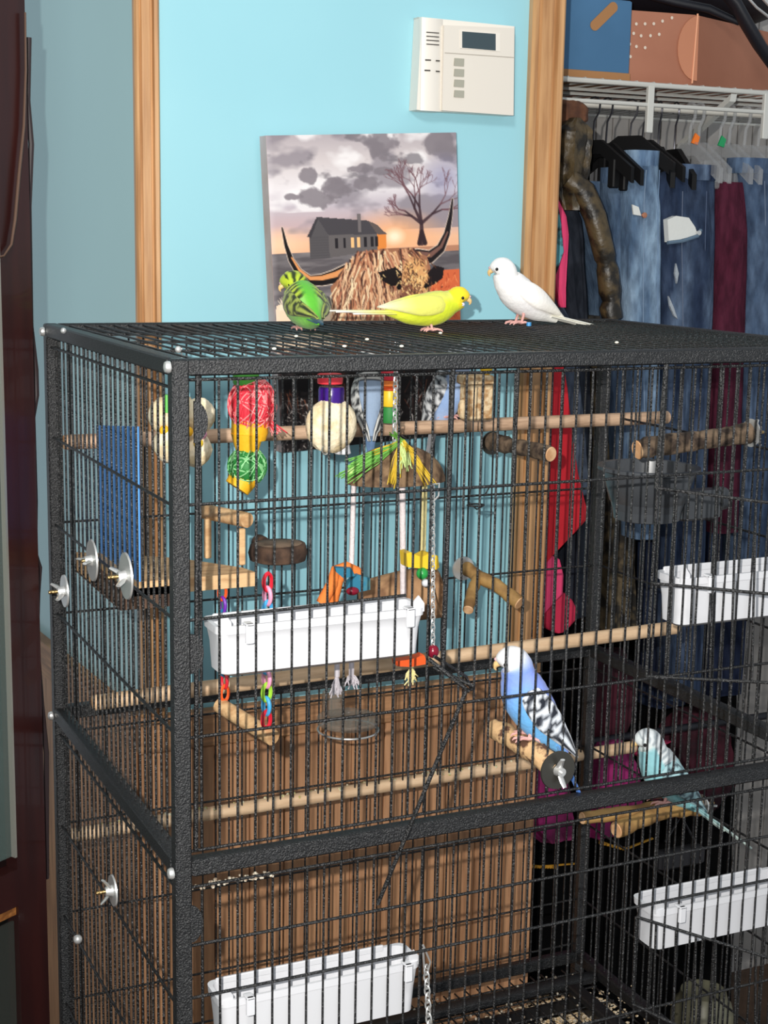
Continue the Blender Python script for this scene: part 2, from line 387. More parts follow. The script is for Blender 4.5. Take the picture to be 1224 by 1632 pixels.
# brown rounded shape printed on the front (lozenge lying at an angle)
c0 = P(948, 40, .8615); c1 = P(977, 12, .8615)
m = MB(); d = (c1-c0); d.normalize(); nn = Vector((-d.z, 0, d.x)); poly = []
for k in range(20):
    an = 2*PI*k/20; e = c1 if math.cos(an) > 0 else c0; poly.append(e+d*(math.cos(an)*.0085)+nn*(math.sin(an)*.0085))
for i in range(len(poly)): poly[i].y = .8608
m.prism(poly, (0, .001, 0)).build('label_shape', M['boxbrown'], bx, smooth=False)
a2 = P(1008, 128, .86); a3 = P(1103, 135, .86)
ob = thing('storage_box', 'salmon orange cardboard box with white dots and a curved die-cut flap', 'box', (a3.x, .95, sz+.005))
cX = a3.x; zo = P(1100, 22, .86).z
MB().prism([(a2.x, .872, sz+.005), (cX, .86, sz+.005), (cX+.30, .99, sz+.005), (cX+.30, 1.3, sz+.005), (a2.x, 1.2, sz+.005)], (0, 0, zo-sz-.006)).build('box_body', M['boxorange'], ob, smooth=False)
m = MB()
m.tube([P(1112, 22, .858), P(1103, 133, .857)], .0016, n=6); m.build('corner_crease', mat('pale_crease', (244, 176, 138), .7), ob)
def yf(px, py):                    # point on the dotted (left) face
    q = P(px, py, .868); t = (q.x-a2.x)/(cX-a2.x); return Vector((q.x, .872-.012*t-.0012, q.z))
m = MB(); poly = []
for k in range(15):
    t = k/14; an = PI/2+t*PI; poly.append(yf(1104+4*(1-t)-math.cos(an-PI/2-PI/2)*0+math.cos(an)*30, 78-math.sin(an)*52))
m.prism(poly, (0, -.0016, 0)).build('flap', M['flap'], ob, smooth=False)
for px, py in [(1015,38),(1028,38),(1041,38),(1054,34),(1068,29),(1011,53),(1022,57),(1036,57),(1049,55),(1005,70),(1015,74),(1028,76),(1006,90)]:
    q = yf(px, py); MB().lathe([(.0026, 0), (.0026, -.0006)], q, n=10, axis='y').build('dot', M['dot'], ob, smooth=False)
# ---- black bag with curved strap on top of the shelf
bg = thing('duffel_bag', 'black bag with a thick curved strap drooping over the orange box', 'bag', (P(1120, 0, .95).x, .95, zo))
q = P(1110, -20, .93); m = MB(); m.ball((q.x+.03, 1.08, zo+.070), .13, n=30, m=18, sc=(2.0, 1.3, .52)); m.build('bag_body', M['bagblack'], bg)
pts = [P(1112, -34, .85), P(1150, -18, .84), P(1172, 6, .83), P(1190, 38, .825), P(1210, 72, .825), P(1238, 112, .83), P(1262, 150, .84)]
MB().tube(pts, [.012, .0150, .0165, .0165, .0160, .0150, .012], n=14, sq=.6).build('strap', M['bagblack'], bg)
MB().tube([P(1030, -8, .90), P(1080, 4, .88), P(1130, 14, .86), P(1178, 36, .84)], [.006, .007, .007, .005], n=10).build('piping', M['bagblack'], bg)
m = MB(); m.tube([P(1188, -8, .835), P(1206, 12, .83), P(1234, 34, .835)], .0022, n=8); m.tube([P(1216, -4, .835), P(1240, 22, .83)], .004, n=8)
m.build('buckle', M['chrome'], bg)

# ================================================================ CAGE
W, D, ZM, ZB = .78, .506, -.4657, -.9347
T = .0155
cage = thing('bird_cage', 'large two-tier black hammered-metal wire bird cage', 'cage', (W/2, D/2, FL))
def fbar(name, a, b): return MB().cbox(a, b, .0016).build(name, M['frame'], cage, smooth=True)
XL, XR, YF, YB = 0.0015, W-.0015, 0.0, D
for xx in (XL, XR-T):
    for yy in (YF, YB-T): fbar('post', (xx, yy, FL+.06), (xx+T, yy+T, .004))
for zc in (0.0, ZM, ZB):
    z0, z1 = (zc-.011, zc+.004) if zc == 0 else (zc-.008, zc+.008)
    fbar('front_rail', (XL+T, YF, z0), (XR-T, YF+T, z1)); fbar('rear_rail', (XL+T, YB-T, z0), (XR-T, YB, z1))
    fbar('side_rail', (XL-.0005, YF+T, z0), (XL+T, YB-T, z1)); fbar('side_rail', (XR-T, YF+T, z0), (XR+.0005, YB-T, z1))
WR, HR = .00122, .00155
SP = .0178
def vwire(z0, z1, r=WR):
    me = MB().tube([(0, 0, z0), (0, 0, z1)], r, n=7).build('tmp', M['wire'], smooth=True, origin=(0, 0, 0)); d = me.data; bpy.data.objects.remove(me); d.name = 'vertical_wire'; return d
cl = Vector(cage.location)
def panel(nm, axis, pos, lo, hi, z0, z1, hz, inner, sp=SP, off=0.0, skip=None, n_end=None):
    m = MB()
    for z in hz:
        if axis == 'x': m.tube([(lo, pos, z), (hi, pos, z)], HR, n=7)
        else: m.tube([(pos, lo, z), (pos, hi, z)], HR, n=7)
    pn = m.build(nm, M['wire'], cage)
    me = vwire(z0, z1); t = lo+off
    while t < hi:
        if not (skip and skip(t)):
            loc = (t, pos+inner, 0) if axis == 'x' else (pos+inner, t, 0)
            child('wire', me, pn, Vector(loc)-cl)
        t += sp
    return pn
UZ = (-.0145, -.125, -.230, -.340, -.449); LZ = (-.485, -.543, -.596, -.720, -.842, -.918)
x0, x1 = XL+T, XR-T
def skU(t): return False
panel('front_wire_panel', 'x', .0045, x0, x1, -.4495, -.0145, (-.0145, -.125, -.340, -.4495), .003, off=.0459-.0175-x0, sp=.01765)
m = MB(); m.tube([(x0, .0045, -.2300), (.232, .0045, -.2255)], HR, n=7); m.build('feeder_door_rail', M['wire'], cage)
panel('front_wire_panel', 'x', .0045, x0, x1, -.921, -.485, (-.485, -.543, -.596, -.72, -.842, -.921), .003, off=.0459-.0175-x0, sp=.01765)
panel('rear_wire_panel', 'x', YB-.007, x0, x1, -.458, -.013, (-.1290, -.231, -.342), -.003, off=.012, sp=SP)
panel('rear_wire_panel', 'x', YB-.007, x0, x1, -.926, -.474, (-.4915, -.609, -.727, -.845, -.915), -.003, off=.012, sp=SP)
panel('side_wire_panel', 'y', XL+.006, YF+T, YB-T, -.458, -.010, (-.0228, -.128, -.232, -.340), .003, off=.004, sp=.01845)
panel('side_wire_panel', 'y', XL+.006, YF+T, YB-T, -.926, -.474, (-.491, -.609, -.727, -.845), .003, off=.004, sp=.01845)
panel('side_wire_panel', 'y', XR-.006, YF+T, YB-T, -.458, -.010, (-.0228, -.128, -.232, -.340), -.003, off=.004, sp=.01845)
panel('side_wire_panel', 'y', XR-.006, YF+T, YB-T, -.926, -.474, (-.491, -.609, -.727, -.845), -.003, off=.004, sp=.01845)
# roof mesh: long cross wires with the close-set wires welded over them
m = MB()
for yy in (.035, .145, .26, .375, .478): m.tube([(x0, yy, -.001), (x1, yy, -.001)], HR, n=7)
rp = m.build('roof_wire_panel', M['wire'], cage)
me = MB().tube([(0, YF+T, 0), (0, YB-T, 0)], WR, n=7).build('tmp', M['wire'], origin=(0, 0, 0)); dme = me.data; bpy.data.objects.remove(me)
t = x0+.012
while t < x1: child('roof_wire', dme, rp, Vector((t, 0, .0015))-cl); t += .0175
# stray seed hulls lying on the roof mesh are below one pixel or two: a few bright grains
m = MB()
for px, py in [(549, 552), (437, 556), (472, 536), (702, 531), (983, 546), (585, 541), (640, 552)]:
    q = PZp(px, py, .004); m.ball((q.x, q.y, .0042), .0019, n=7, m=5, sc=(1.3, 1, .7))
tag(m.build('seed_hulls', mat('pale_hull', (236, 230, 214), .8)), 'pale seed hulls scattered on the roof mesh', 'seeds', kind='stuff')
# heavier door edges, hinge discs, bolts
m = MB()
m.tube([P(722, 586, .003), P(706, 1063, .003)], .0026, n=8)
m.tube([P(826, 584, .003), P(818, 770, .003)], .0016, n=8); m.build('door_edge_wire', M['wire'], cage)
m = MB(); m.tube([P(315, 597, .004), P(312, 1355, .004)], .0024, n=8); m.build('door_edge_wire', M['wire'], cage)
m = MB(); m.tube([P(1062, 580, .003), P(1046, 778, .003)], .0026, n=8); m.build('door_edge_wire', M['wire'], cage)
m = MB(); m.tube([P(1150, 575, .010), P(1130, 1245, .010)], .0014, n=8); m.build('door_edge_wire', M['wire'], cage)
for cx_, cy_ in ((309, 673), (303, 1043), (303, 1474)):
    q = P(cx_, cy_, -.001); m = MB(); poly = []
    for k in range(17):
        an = -PI/2+PI*k/16; poly.append((q.x+.0003+math.cos(an)*.0125, -.0012, q.z+math.sin(an)*.0185))
    m.prism(poly, (0, .0025, 0)).build('hinge_plate', M['frame'], cage, smooth=False)
for X, Y, Z in ((XL-.001, .004, 0), (XL-.001, D-.010, -.002), (XL-.001, .006, ZM), (XL-.001, D-.008, ZM)):
    MB().lathe([(.0052, 0), (.0055, -.002), (.0045, -.0045), (.002, -.0055)], (X, Y, Z-.003), n=14, axis='x').build('bolt', M['chrome'], cage)
for px, py, z in ((101, 527, .004), (284, 557, .004)):
    q = PZp(px, py, .006); MB().ball((q.x, q.y, .006), .0032, n=10, m=7).build('bolt', M['chrome'], cage)
# open feeder doors (wire flaps swung outward) and the prop wire
def flap(tl, tr, bl, br, mids, nv, nm='feeder_door'):
    m = MB(); r = .0017
    m.tube([tl, tr], r); m.tube([bl, br], r); m.tube([tl, bl], r)
    for t in mids: m.tube([tl.lerp(bl, t), tr.lerp(br, t)], r)
    for i in range(1, nv):
        t = i/nv; m.tube([tl.lerp(tr, t), bl.lerp(br, t)], .0013, n=6)
    return m.build(nm, M['wire'], cage)
flap(P(1048, 778, -.003), P(1300, 811, -.09), P(1030, 1078, -.003), P(1300, 1092, -.09), (.5,), 8)
flap(P(1014, 1461, -.003), P(1300, 1550, -.10), P(1008, 1600, -.003), P(1300, 1740, -.10), (), 9)
m = MB(); m.tube([P(690, 1064, -.004), P(755, 1094, -.03), P(748, 1102, -.03), P(683, 1050, -.006)], .0021, n=8)
m.tube([P(744, 1098, -.032), P(602, 1441, -.004)], .0021, n=8); m.tube([P(692, 1046, .0), P(742, 1078, .02), P(752, 1100, .02)], .0018, n=8)
m.build('door_prop_wire', M['wire'], cage)
# bottom grate, seed tray, lower legs
m = MB()
for i in range(11): m.tube([(x0, .03+i*.045, -.952), (x1, .03+i*.045, -.952)], HR, n=6)
gp = m.build('floor_grate', M['wire'], cage)
gm = MB().tube([(0, YF+T, 0), (0, YB-T, 0)], WR, n=6).build('tmp', M['wire'], origin=(0, 0, 0)); gd = gm.data; bpy.data.objects.remove(gm)
t = x0+.01
while t < x1: child('grate_wire', gd, gp, Vector((t, 0, -.949))-cl); t += .0178
m = MB()
m.box((x0-.004, .01, -1.02), (x1+.004, YB-.01, -1.014)); 
for a, b in (((x0-.004, .01, -1.02), (x1+.004, .016, -.985)), ((x0-.004, YB-.04, -1.02), (x1+.004, YB-.034, -.985)), ((x0-.004, .01, -1.02), (x0+.002, YB-.01, -.985)), ((x1-.002, .01, -1.02), (x1+.004, YB-.01, -.985))): m.box(a, b)
m.build('seed_tray', M['tray'], cage, smooth=False)
fbar('lower_rail', (XL, YF, -.985), (XR, YF+T, -.972)); fbar('lower_rail', (XL, YB-T, -.985), (XR, YB, -.972))
fbar('guard_rail', (x0, YB-.075, -.945), (x1, YB-.055, -.935)); fbar('guard_rail', (x1-.055, YF+T, -.945), (x1-.035, YB-.08, -.935))
for xx in (XL, XR-T):
    for yy in (YF, YB-T):
        MB().lathe([(.006, -.02), (.022, -.018), (.024, 0), (.022, .018), (.006, .02)], (xx+T/2, yy+T/2, FL+.026), n=18, axis='y').build('caster', M['tray'], cage)
        MB().tube([(xx+T/2, yy+T/2, FL+.028), (xx+T/2, yy+T/2, FL+.062)], .005).build('caster_stem', M['chrome'], cage)
fbar('lower_shelf', (XL, YF, FL+.16), (XR, YB, FL+.172))
# spilled seed in the tray, on the rails and on the grate
m = MB()
for i in range(900):
    u = random.gauss(0, .35); v = random.gauss(0, .3); c = P(905, 1606, .3)
    q = PZp(900+u*150, 1615+v*50, -1.01)
    m.ball((q.x, q.y, -1.011+random.random()*.006*max(0, 1-abs(u))), .0026, n=5, m=4, sc=(1.2, .8, .6))
tag(m.build('spilled_seed', M['seed']), 'heap of tan birdseed spilled in the black tray', 'seeds', kind='stuff')
m = MB()
for i in range(130):
    q = PZp(random.uniform(660, 1100), random.uniform(1500, 1640), -.945)
    if q.x < x1 and q.y < YB-.02: m.ball((q.x, q.y, -.9475), random.uniform(.0012, .0024), n=5, m=4)
for i in range(60):
    a = random.random(); q = P(305+130*a, 1399-18*a, .008); m.ball((q.x, .004+random.random()*.01, ZM-.0225+random.random()*.003), random.uniform(.0012, .0022), n=5, m=4)
tag(m.build('seed_litter', mat('mixed_litter', (206, 198, 180), .8, noise=((130, 110, 90), 300, .4, .6))), 'pale grains of litter caught on the lower grate and rails', 'seeds', kind='stuff')

# ================================================================ CANVAS PICTURE (printed by colour per vertex)
def inpoly(x, y, poly):
    ins = np.zeros(x.shape, bool); n = len(poly)
    for i in range(n):
        x1, y1 = poly[i]; x2, y2 = poly[(i+1) % n]
        if y1 == y2: continue
        c = ((y1 > y) != (y2 > y)) & (x < (x2-x1)*(y-y1)/(y2-y1)+x1); ins ^= c
    return ins
class Paint:
    def __init__(s, nx, ny, wu, hv):
        s.nx, s.ny = nx, ny; u = np.linspace(0, wu, nx); v = np.linspace(0, hv, ny)
        s.u, s.v = np.meshgrid(u, v); s.c = np.zeros((ny, nx, 3)); s.du = wu/(nx-1)
    def mix(s, mask, col):
        m = np.clip(mask, 0, 1)[..., None]; s.c = s.c*(1-m)+np.asarray(col, float)*m
    def poly(s, pts, col, a=1.0): s.mix(inpoly(s.u, s.v, pts)*a, col)
    def stroke(s, pts, w0, w1, col, a=1.0):
        P_ = np.array(pts, float); n = len(P_)-1
        lo = P_.min(0)-max(w0, w1)-s.du; hi = P_.max(0)+max(w0, w1)+s.du
        dv = s.v[1, 0]-s.v[0, 0]
        i0 = max(0, int(lo[0]/s.du)); i1 = min(s.nx, int(hi[0]/s.du)+2); j0 = max(0, int(lo[1]/dv)); j1 = min(s.ny, int(hi[1]/dv)+2)
        if i1 <= i0 or j1 <= j0: return
        u = s.u[j0:j1, i0:i1]; v = s.v[j0:j1, i0:i1]; best = np.full(u.shape, -9.0)
        for k in range(n):
            a_, b_ = P_[k], P_[k+1]; d = b_-a_; L = (d**2).sum()+1e-12
            t = np.clip(((u-a_[0])*d[0]+(v-a_[1])*d[1])/L, 0, 1); ds = np.hypot(u-a_[0]-t*d[0], v-a_[1]-t*d[1])
            g = (k+t)/n; wd = w0+(w1-w0)*g; best = np.maximum(best, (wd-ds)/s.du+.5)
        m = np.clip(best, 0, 1)[..., None]*a
        s.c[j0:j1, i0:i1] = s.c[j0:j1, i0:i1]*(1-m)+np.asarray(col, float)*m
    def ell(s, cu, cv, a, b, col, al=1.0, soft=.15):
        r = np.sqrt(((s.u-cu)/a)**2+((s.v-cv)/b)**2); s.mix(np.clip((1-r)/soft, 0, 1)*al, col)
def K(x, y): return ((x-10)/1160.0, (y-50)/1160.0)
pt = Paint(250, 376, 1.0, 1.5)
U, V = pt.u, pt.v
sky = [(0, (176, 166, 170)), (.12, (206, 196, 196)), (.25, (226, 220, 222)), (.33, (190, 180, 188)), (.42, (196, 170, 172)), (.5, (238, 186, 150)), (.56, (236, 178, 140)), (.6, (150, 130, 126)), (1.5, (70, 60, 60))]
for ch in range(3): pt.c[..., ch] = np.interp(V, [a for a, b in sky], [b[ch] for a, b in sky])
n1 = fbm(U*5, V*9, 3); n2 = fbm(U*9+4, V*16, 9)
top = np.clip((.24-V)/.2, 0, 1)
pt.mix(np.clip((n1-.52)*7, 0, 1)*(V < .46)*.75, (134, 126, 134)); pt.mix(np.clip((.42-n1)*7, 0, 1)*(V < .36)*.8, (238, 234, 234))
pt.mix(np.clip((n2-.62)*9, 0, 1)*(V < .3)*.7, (110, 104, 110))
for (cx_, cy_, a, b) in [(240, 265, .055, .045), (700, 110, .08, .07), (560, 240, .07, .025), (400, 330, .08, .06), (590, 320, .07, .035), (1070, 110, .1, .08), (150, 380, .05, .02), (700, 255, .05, .02), (270, 390, .1, .05)]:
    k_ = K(cx_, cy_); rr = np.sqrt(((U-k_[0])/a)**2+((V-k_[1])/b)**2)+(fbm(U*22, V*22, 5)-.5)*1.1; pt.mix(np.clip((1-rr)*4, 0, 1)*.85, (124, 116, 122))
pt.ell(.93, .22, .16, .14, (142, 138, 168), .7, .8); pt.ell(.64, .475, .30, .13, (248, 178, 124), .85, .9); pt.ell(.645, .49, .07, .05, (255, 232, 200), 1, .8)
pt.ell(.04, .5, .16, .09, (250, 204, 168), .8, .9)
g = V > .545
gn = fbm(U*6, V*40, 11)
pt.mix(g*1.0, (112, 106, 108)); pt.mix(g*np.clip((gn-.5)*5, 0, 1)*.6, (74, 68, 72)); pt.mix(g*np.clip((.42-gn)*6, 0, 1)*.5, (150, 142, 140))
pt.mix((V > .545)*(V < .575)*np.clip((U-.55)*5, 0, 1)*.8, (206, 140, 104))
# cabin
pt.poly([K(238, 600), K(285, 492), K(352, 592), K(356, 720), K(238, 722)], (84, 80, 82)); pt.poly([K(350, 592), K(652, 600), K(652, 688), K(356, 720)], (98, 92, 92))
pt.poly([K(222, 600), K(285, 492), K(300, 492), K(245, 604)], (60, 56, 60)); pt.poly([K(285, 492), K(596, 524), K(700, 602), K(352, 594)], (70, 66, 70))
pt.poly([K(652, 600), K(708, 602), K(708, 680), K(652, 688)], (226, 136, 62)); pt.poly([K(596, 524), K(650, 548), K(712, 604), K(652, 602)], (96, 84, 80))
pt.poly([K(530, 486), K(552, 486), K(555, 584), K(536, 584)], (112, 104, 104))
for x_ in (398, 448, 497, 535, 576, 617, 645): pt.poly([K(x_-8, 612), K(x_+8, 612), K(x_+8, 668), K(x_-8, 670)], (34, 30, 34) if x_ not in (497, 535) else (244, 190, 130))
for y_ in range(605, 720, 14): pt.stroke([K(240, y_), K(352, y_)], .001, .001, (56, 52, 56), .5)
# bare tree
rt = random.Random(4)
def branch(x_, y_, an, L, wd, dep):
    x2, y2 = x_+math.sin(an)*L, y_-math.cos(an)*L
    pt.stroke([K(x_, y_), K(x2, y2)], wd/1160, wd*.65/1160, (60, 40, 46) if dep < 3 else (108, 74, 80), .9)
    if dep < 7 and L > 8:
        for q_ in range(2 if dep else 4): branch(x2, y2, an*.85+rt.uniform(-.62, .62)+(0 if dep else (q_-1.5)*.42), L*rt.uniform(.66, .88), wd*.62, dep+1)
branch(932, 662, .0, 110, 17, 0)
pt.stroke([K(915, 664), K(932, 600), K(952, 664)], .012, .012, (52, 34, 38))
# pale grass left and hide on right
pt.mix(inpoly(U, V, [K(20, 965), K(330, 940), K(420, 1200), K(10, 1230)])*1.0, (242, 214, 184))
for i in range(60): x_ = rt.uniform(30, 330); pt.stroke([K(x_, 990), K(x_+rt.uniform(-40, 40), 915+rt.uniform(0, 30))], .003, .001, (246, 226, 200))
pt.poly([K(960, 850), K(1040, 825), K(1180, 820), K(1180, 1210), K(900, 1210)], (214, 104, 62))
for i in range(140):
    x_, y_ = rt.uniform(960, 1180), rt.uniform(840, 1200); pt.stroke([K(x_, y_), K(x_+rt.uniform(-14, 14), y_+rt.uniform(10, 30))], .003, .001, rt.choice([(240, 150, 96), (170, 66, 44), (232, 122, 74)]), .8)
# highland cow
for pts_, c1_, c2_ in [([K(78, 545), K(96, 640), K(122, 720), K(165, 790), K(225, 838), K(300, 840), K(380, 825), K(460, 800)], (20, 14, 14), (224, 150, 92)), ([K(1136, 424), K(1120, 520), K(1094, 620), K(1050, 700), K(980, 745), K(900, 738)], (26, 18, 20), (120, 84, 74))]:
    pt.stroke(pts_, .006, .04, (248, 226, 206)); pt.stroke(pts_, .004, .036, c1_); pt.stroke([(a+.004, b-.010) for a, b in pts_[2:]], .004, .016, c2_)
pt.poly([K(450, 800), K(520, 720), K(600, 690), K(720, 682), K(860, 690), K(960, 740), K(1000, 860), K(970, 960), K(940, 1070), K(860, 1080), K(800, 1250), K(700, 1500), K(300, 1500), K(360, 1200), K(370, 1000), K(350, 880)], (158, 106, 78))
for i in range(620):
    x_ = rt.choice([rt.uniform(400, 720), rt.uniform(440, 880)]); y_ = (690 if x_ > 520 else 690+(520-x_)*1.1)+abs(rt.gauss(0, 160)); k_ = (x_-640)/300
    L_ = rt.uniform(80, 260); pts_ = [K(x_+k_*26*math.sin(t_*3)+k_*t_*60+10*math.sin(t_*7+x_*.05), y_+t_*L_) for t_ in (0, .25, .5, .75, 1)]
    pt.stroke(pts_, .0048, .0014, rt.choice([(214, 160, 120), (236, 190, 148), (92, 54, 42), (60, 34, 30), (196, 134, 96), (178, 112, 84), (248, 222, 180)]), .9)
pt.ell(*K(880, 860), .085, .12, (222, 164, 108), 1, .3); pt.ell(*K(845, 960), .08, .10, (120, 74, 58), .9, .5)
pt.poly([K(650, 815), K(760, 790), K(800, 830), K(790, 890), K(730, 900), K(670, 860)], (24, 16, 16)); pt.poly([K(965, 830), K(1010, 795), K(1070, 810), K(1060, 870), K(1000, 905), K(965, 915)], (26, 16, 18))
for i in range(260):
    x_, y_ = rt.gauss(872, 55), rt.gauss(860, 70); pt.stroke([K(x_, y_), K(x_+rt.uniform(-16, 16), y_+rt.uniform(4, 24))], .003, .0015, rt.choice([(250, 214, 150), (54, 34, 26), (236, 180, 110), (96, 58, 40)]), .9)
pt.ell(*K(778, 905), .014, .016, (16, 10, 12)); pt.ell(*K(950, 908), .012, .014, (16, 10, 12)); pt.ell(*K(862, 1020), .05, .035, (84, 50, 46), .9, .5); pt.ell(*K(884, 1022), .014, .02, (196, 196, 214))
pt.poly([K(900, 960), K(960, 930), K(950, 1060), K(890, 1060)], (228, 176, 124), .8)
# lower part of the print: dark body, grass seed heads
dk = np.clip((V-1.0)/.14+(fbm(U*5, V*5, 21)-.5)*1.4, 0, 1); pt.mix(dk*.95, (24, 18, 18))
for i in range(120):
    x_ = rt.uniform(0, 1); y_ = rt.uniform(1.0, 1.3); pt.stroke([(x_, y_), (x_+rt.uniform(-.05, .05), y_+rt.uniform(.04, .14))], .003, .001, rt.choice([(120, 62, 44), (70, 40, 34), (170, 104, 76), (20, 14, 14)]), .7)
for i in range(300):
    x_ = rt.choice([rt.gauss(.08, .08), rt.gauss(.82, .09), rt.random()]); y_ = rt.uniform(1.24, 1.5); pt.stroke([(x_, y_), (x_+rt.uniform(-.03, .03), y_+rt.uniform(-.02, .04))], .0025, .001, rt.choice([(214, 206, 200), (160, 152, 146), (90, 84, 80)]), .85)
edge = np.clip((.03-U)/.03, 0, 1); pt.mix(edge*.25, (236, 226, 230))
PY = WY-.034
tl, tr = P(424, 216, PY), P(727, 211, PY); ex = (tr-tl); wid = ex.length; ex.normalize(); ez = Vector((-ex.z, 0, ex.x)); ez = -ez if ez.z > 0 else ez
pic = thing('canvas_picture', 'canvas print of a long-horned shaggy cow before a grey cabin and sunset', 'picture', tl+ex*wid/2+ez*wid*1.5)
m = MB(); nx, ny = pt.nx, pt.ny; cc = linn(pt.c.reshape(-1, 3))
Vv = [tl+ex*(wid*u)+ez*(wid*v) for u, v in zip(U.ravel(), V.ravel())]
Ff = [(j*nx+i, j*nx+i+1, (j+1)*nx+i+1, (j+1)*nx+i) for j in range(ny-1) for i in range(nx-1)]
m.add(Vv, Ff, cc); m.smooth = False
m.build('print', M['print'], pic)
m = MB(); m.prism([tl+Vector((0, .0006, 0)), tr+Vector((0, .0006, 0)), tr+ez*wid*1.5+Vector((0, .0006, 0)), tl+ez*wid*1.5+Vector((0, .0006, 0))], (0, .0235, 0))
m.build('canvas_edge', mat('canvas_wrap', (206, 186, 186), .5, noise=((168, 120, 96), 6, .4, .7)), pic, smooth=False)

# ================================================================ KEYPAD
KY = WY-.030
kp = thing('alarm_keypad', 'off-white alarm keypad with small dark display and four grey buttons', 'keypad', P(740, 182, WY-.015))
def pq(pts, y, th, name, m_, par=kp, smooth=False): return MB().prism([P(a, b, y) for a, b in pts], (0, th, 0)).build(name, m_, par, smooth=smooth)
pq([(672, 27), (820, 42), (817, 184), (664, 175)], KY+.006, .0235, 'back_housing', M['keypad'])
m = MB(); n_ = 8
prf = [(663, .020), (665, .010), (670, .004), (678, .0005), (690, 0), (700, .002), (706, .006)]
vs = []; 
for px, dy in prf: vs += [P(px+3*((706-px)/43), 27+(px-663)*.09, KY+dy), P(px, 175.5+(px-663)*.06, KY+dy)]
for px, dy in reversed(prf): pass
m = MB(); k_ = len(prf)
top = [vs[2*i] for i in range(k_)]; bot = [vs[2*i+1] for i in range(k_)]
tb = [Vector((p.x, WY-.002, p.z)) for p in top]; bb = [Vector((p.x, WY-.002, p.z)) for p in bot]
fs = []
for i in range(k_-1): fs += [(i, i+1, k_+i+1, k_+i), (i, 2*k_+i, 2*k_+i+1, i+1), (k_+i, k_+i+1, 3*k_+i+1, 3*k_+i)]
fs += [(0, k_, 3*k_, 2*k_), (k_-1, 3*k_-1, 4*k_-1, 2*k_-1)]
m.add(top+bot+tb+bb, fs); m.build('speaker_housing', M['keypad'], kp)
pq([(708, 40), (820, 45), (818.5, 184), (705, 176)], KY-.001, .012, 'cover', M['keyface'])
pq([(709, 83.5), (819, 91), (819, 92.2), (709, 84.7)], KY-.0016, .001, 'seam', mat('seam_beige', (170, 163, 152), .7))  # thin strip in a darker beige marks the cover line
pq([(734, 48), (797, 53), (797, 82), (734, 77)], KY-.0022, .002, 'display_bezel', M['keypad'])
pq([(737, 50), (790, 54), (790, 80.5), (737, 76)], KY-.0030, .001, 'display', M['lcd'])
for i in range(4): pq([(725, 92.5+i*17), (740, 93.5+i*17), (739.5, 105.5+i*16.7), (724, 104.5+i*16.7)], KY-.0030, .002, 'button', M['button'])
for i in range(4): pq([(680, 50.5+i*6.3), (700, 52+i*6.3), (700, 53.4+i*6.3), (680, 51.9+i*6.3)], KY-.0009, .001, 'speaker_slot', M['slot'])
for a, b, l in ((678, 94.5, 9), (695, 95.6, 6), (677, 111, 9), (695, 112.5, 6)): pq([(a, b), (a+l, b+.4), (a+l, b+2.4), (a, b+2)], KY-.0009, .001, 'indicator_slot', M['slot'])

# ================================================================ CURIO CABINET at left
e0 = P(45, 700, .44); e0 = Vector((e0.x, e0.y, 0)); ang = math.radians(31)
fd = Vector((-math.cos(ang), -math.sin(ang), 0)); bd = Vector((-math.sin(ang), math.cos(ang), 0))   # along the front / toward the back
cab = thing('curio_cabinet', 'dark mahogany curio cabinet with glass door at the left edge', 'cabinet', (e0.x+fd.x*.3+bd.x*.15, e0.y+fd.y*.3+bd.y*.15, FL))
CT = .75
def cbx(name, s0, s1, t0, t1, z0, z1, m_, par=cab):
    b = e0+fd*s0+bd*t0; return MB().prism([b+Vector((0, 0, z0)), b+fd*(s1-s0)+Vector((0, 0, z0)), b+fd*(s1-s0)+bd*(t1-t0)+Vector((0, 0, z0)), b+bd*(t1-t0)+Vector((0, 0, z0))], (0, 0, z1-z0)).build(name, m_, par, smooth=False)
cbx('corner_post', 0, .018, 0, .30, FL, CT, M['mahogd'])
dr_ = cbx('door_stile', .006, .050, -.018, 0, FL+.05, CT, M['mahog'])
cbx('door_stile', .56, .60, -.018, 0, FL+.05, CT, M['mahog'])
cbx('glass_bead', .050, .053, -.0185, -.012, -.60, CT, mat('steel_bead', (150, 148, 140), .3, metal=.5))
cbx('door_rail', .050, .56, -.018, 0, -.66, -.615, M['mahog']); cbx('oak_ledge', .050, .56, -.014, .03, -.672, -.66, M['oakstrip'])
g_ = cbx('glass_pane', .052, .56, -.012, -.009, -.60, CT, mat('cabinet_glass', (150, 180, 174), .03, alpha=.10, spec=.9))
cbx('glass_pane', .052, .56, -.012, -.009, FL+.12, -.68, mat('cabinet_glass_low', (70, 75, 70), .03, alpha=.25, spec=.9))
cbx('back_panel', .0, .60, .30, .312, FL, CT, mat('painted_teal_reflection', (96, 136, 128), .35, noise=((30, 40, 38), 4, .4, .6)))  # no mirror: the teal wall's reflection is painted into the panel colour
cbx('base', 0, .60, 0, .30, FL, FL+.1, M['mahogd'])
for z in (-.62, -.30, .02, .34): cbx('shelf', .02, .56, .01, .29, z-.008, z, mat('glass_shelf', (120, 150, 144), .1, alpha=.5) if z > -.6 else M['mahogd'])
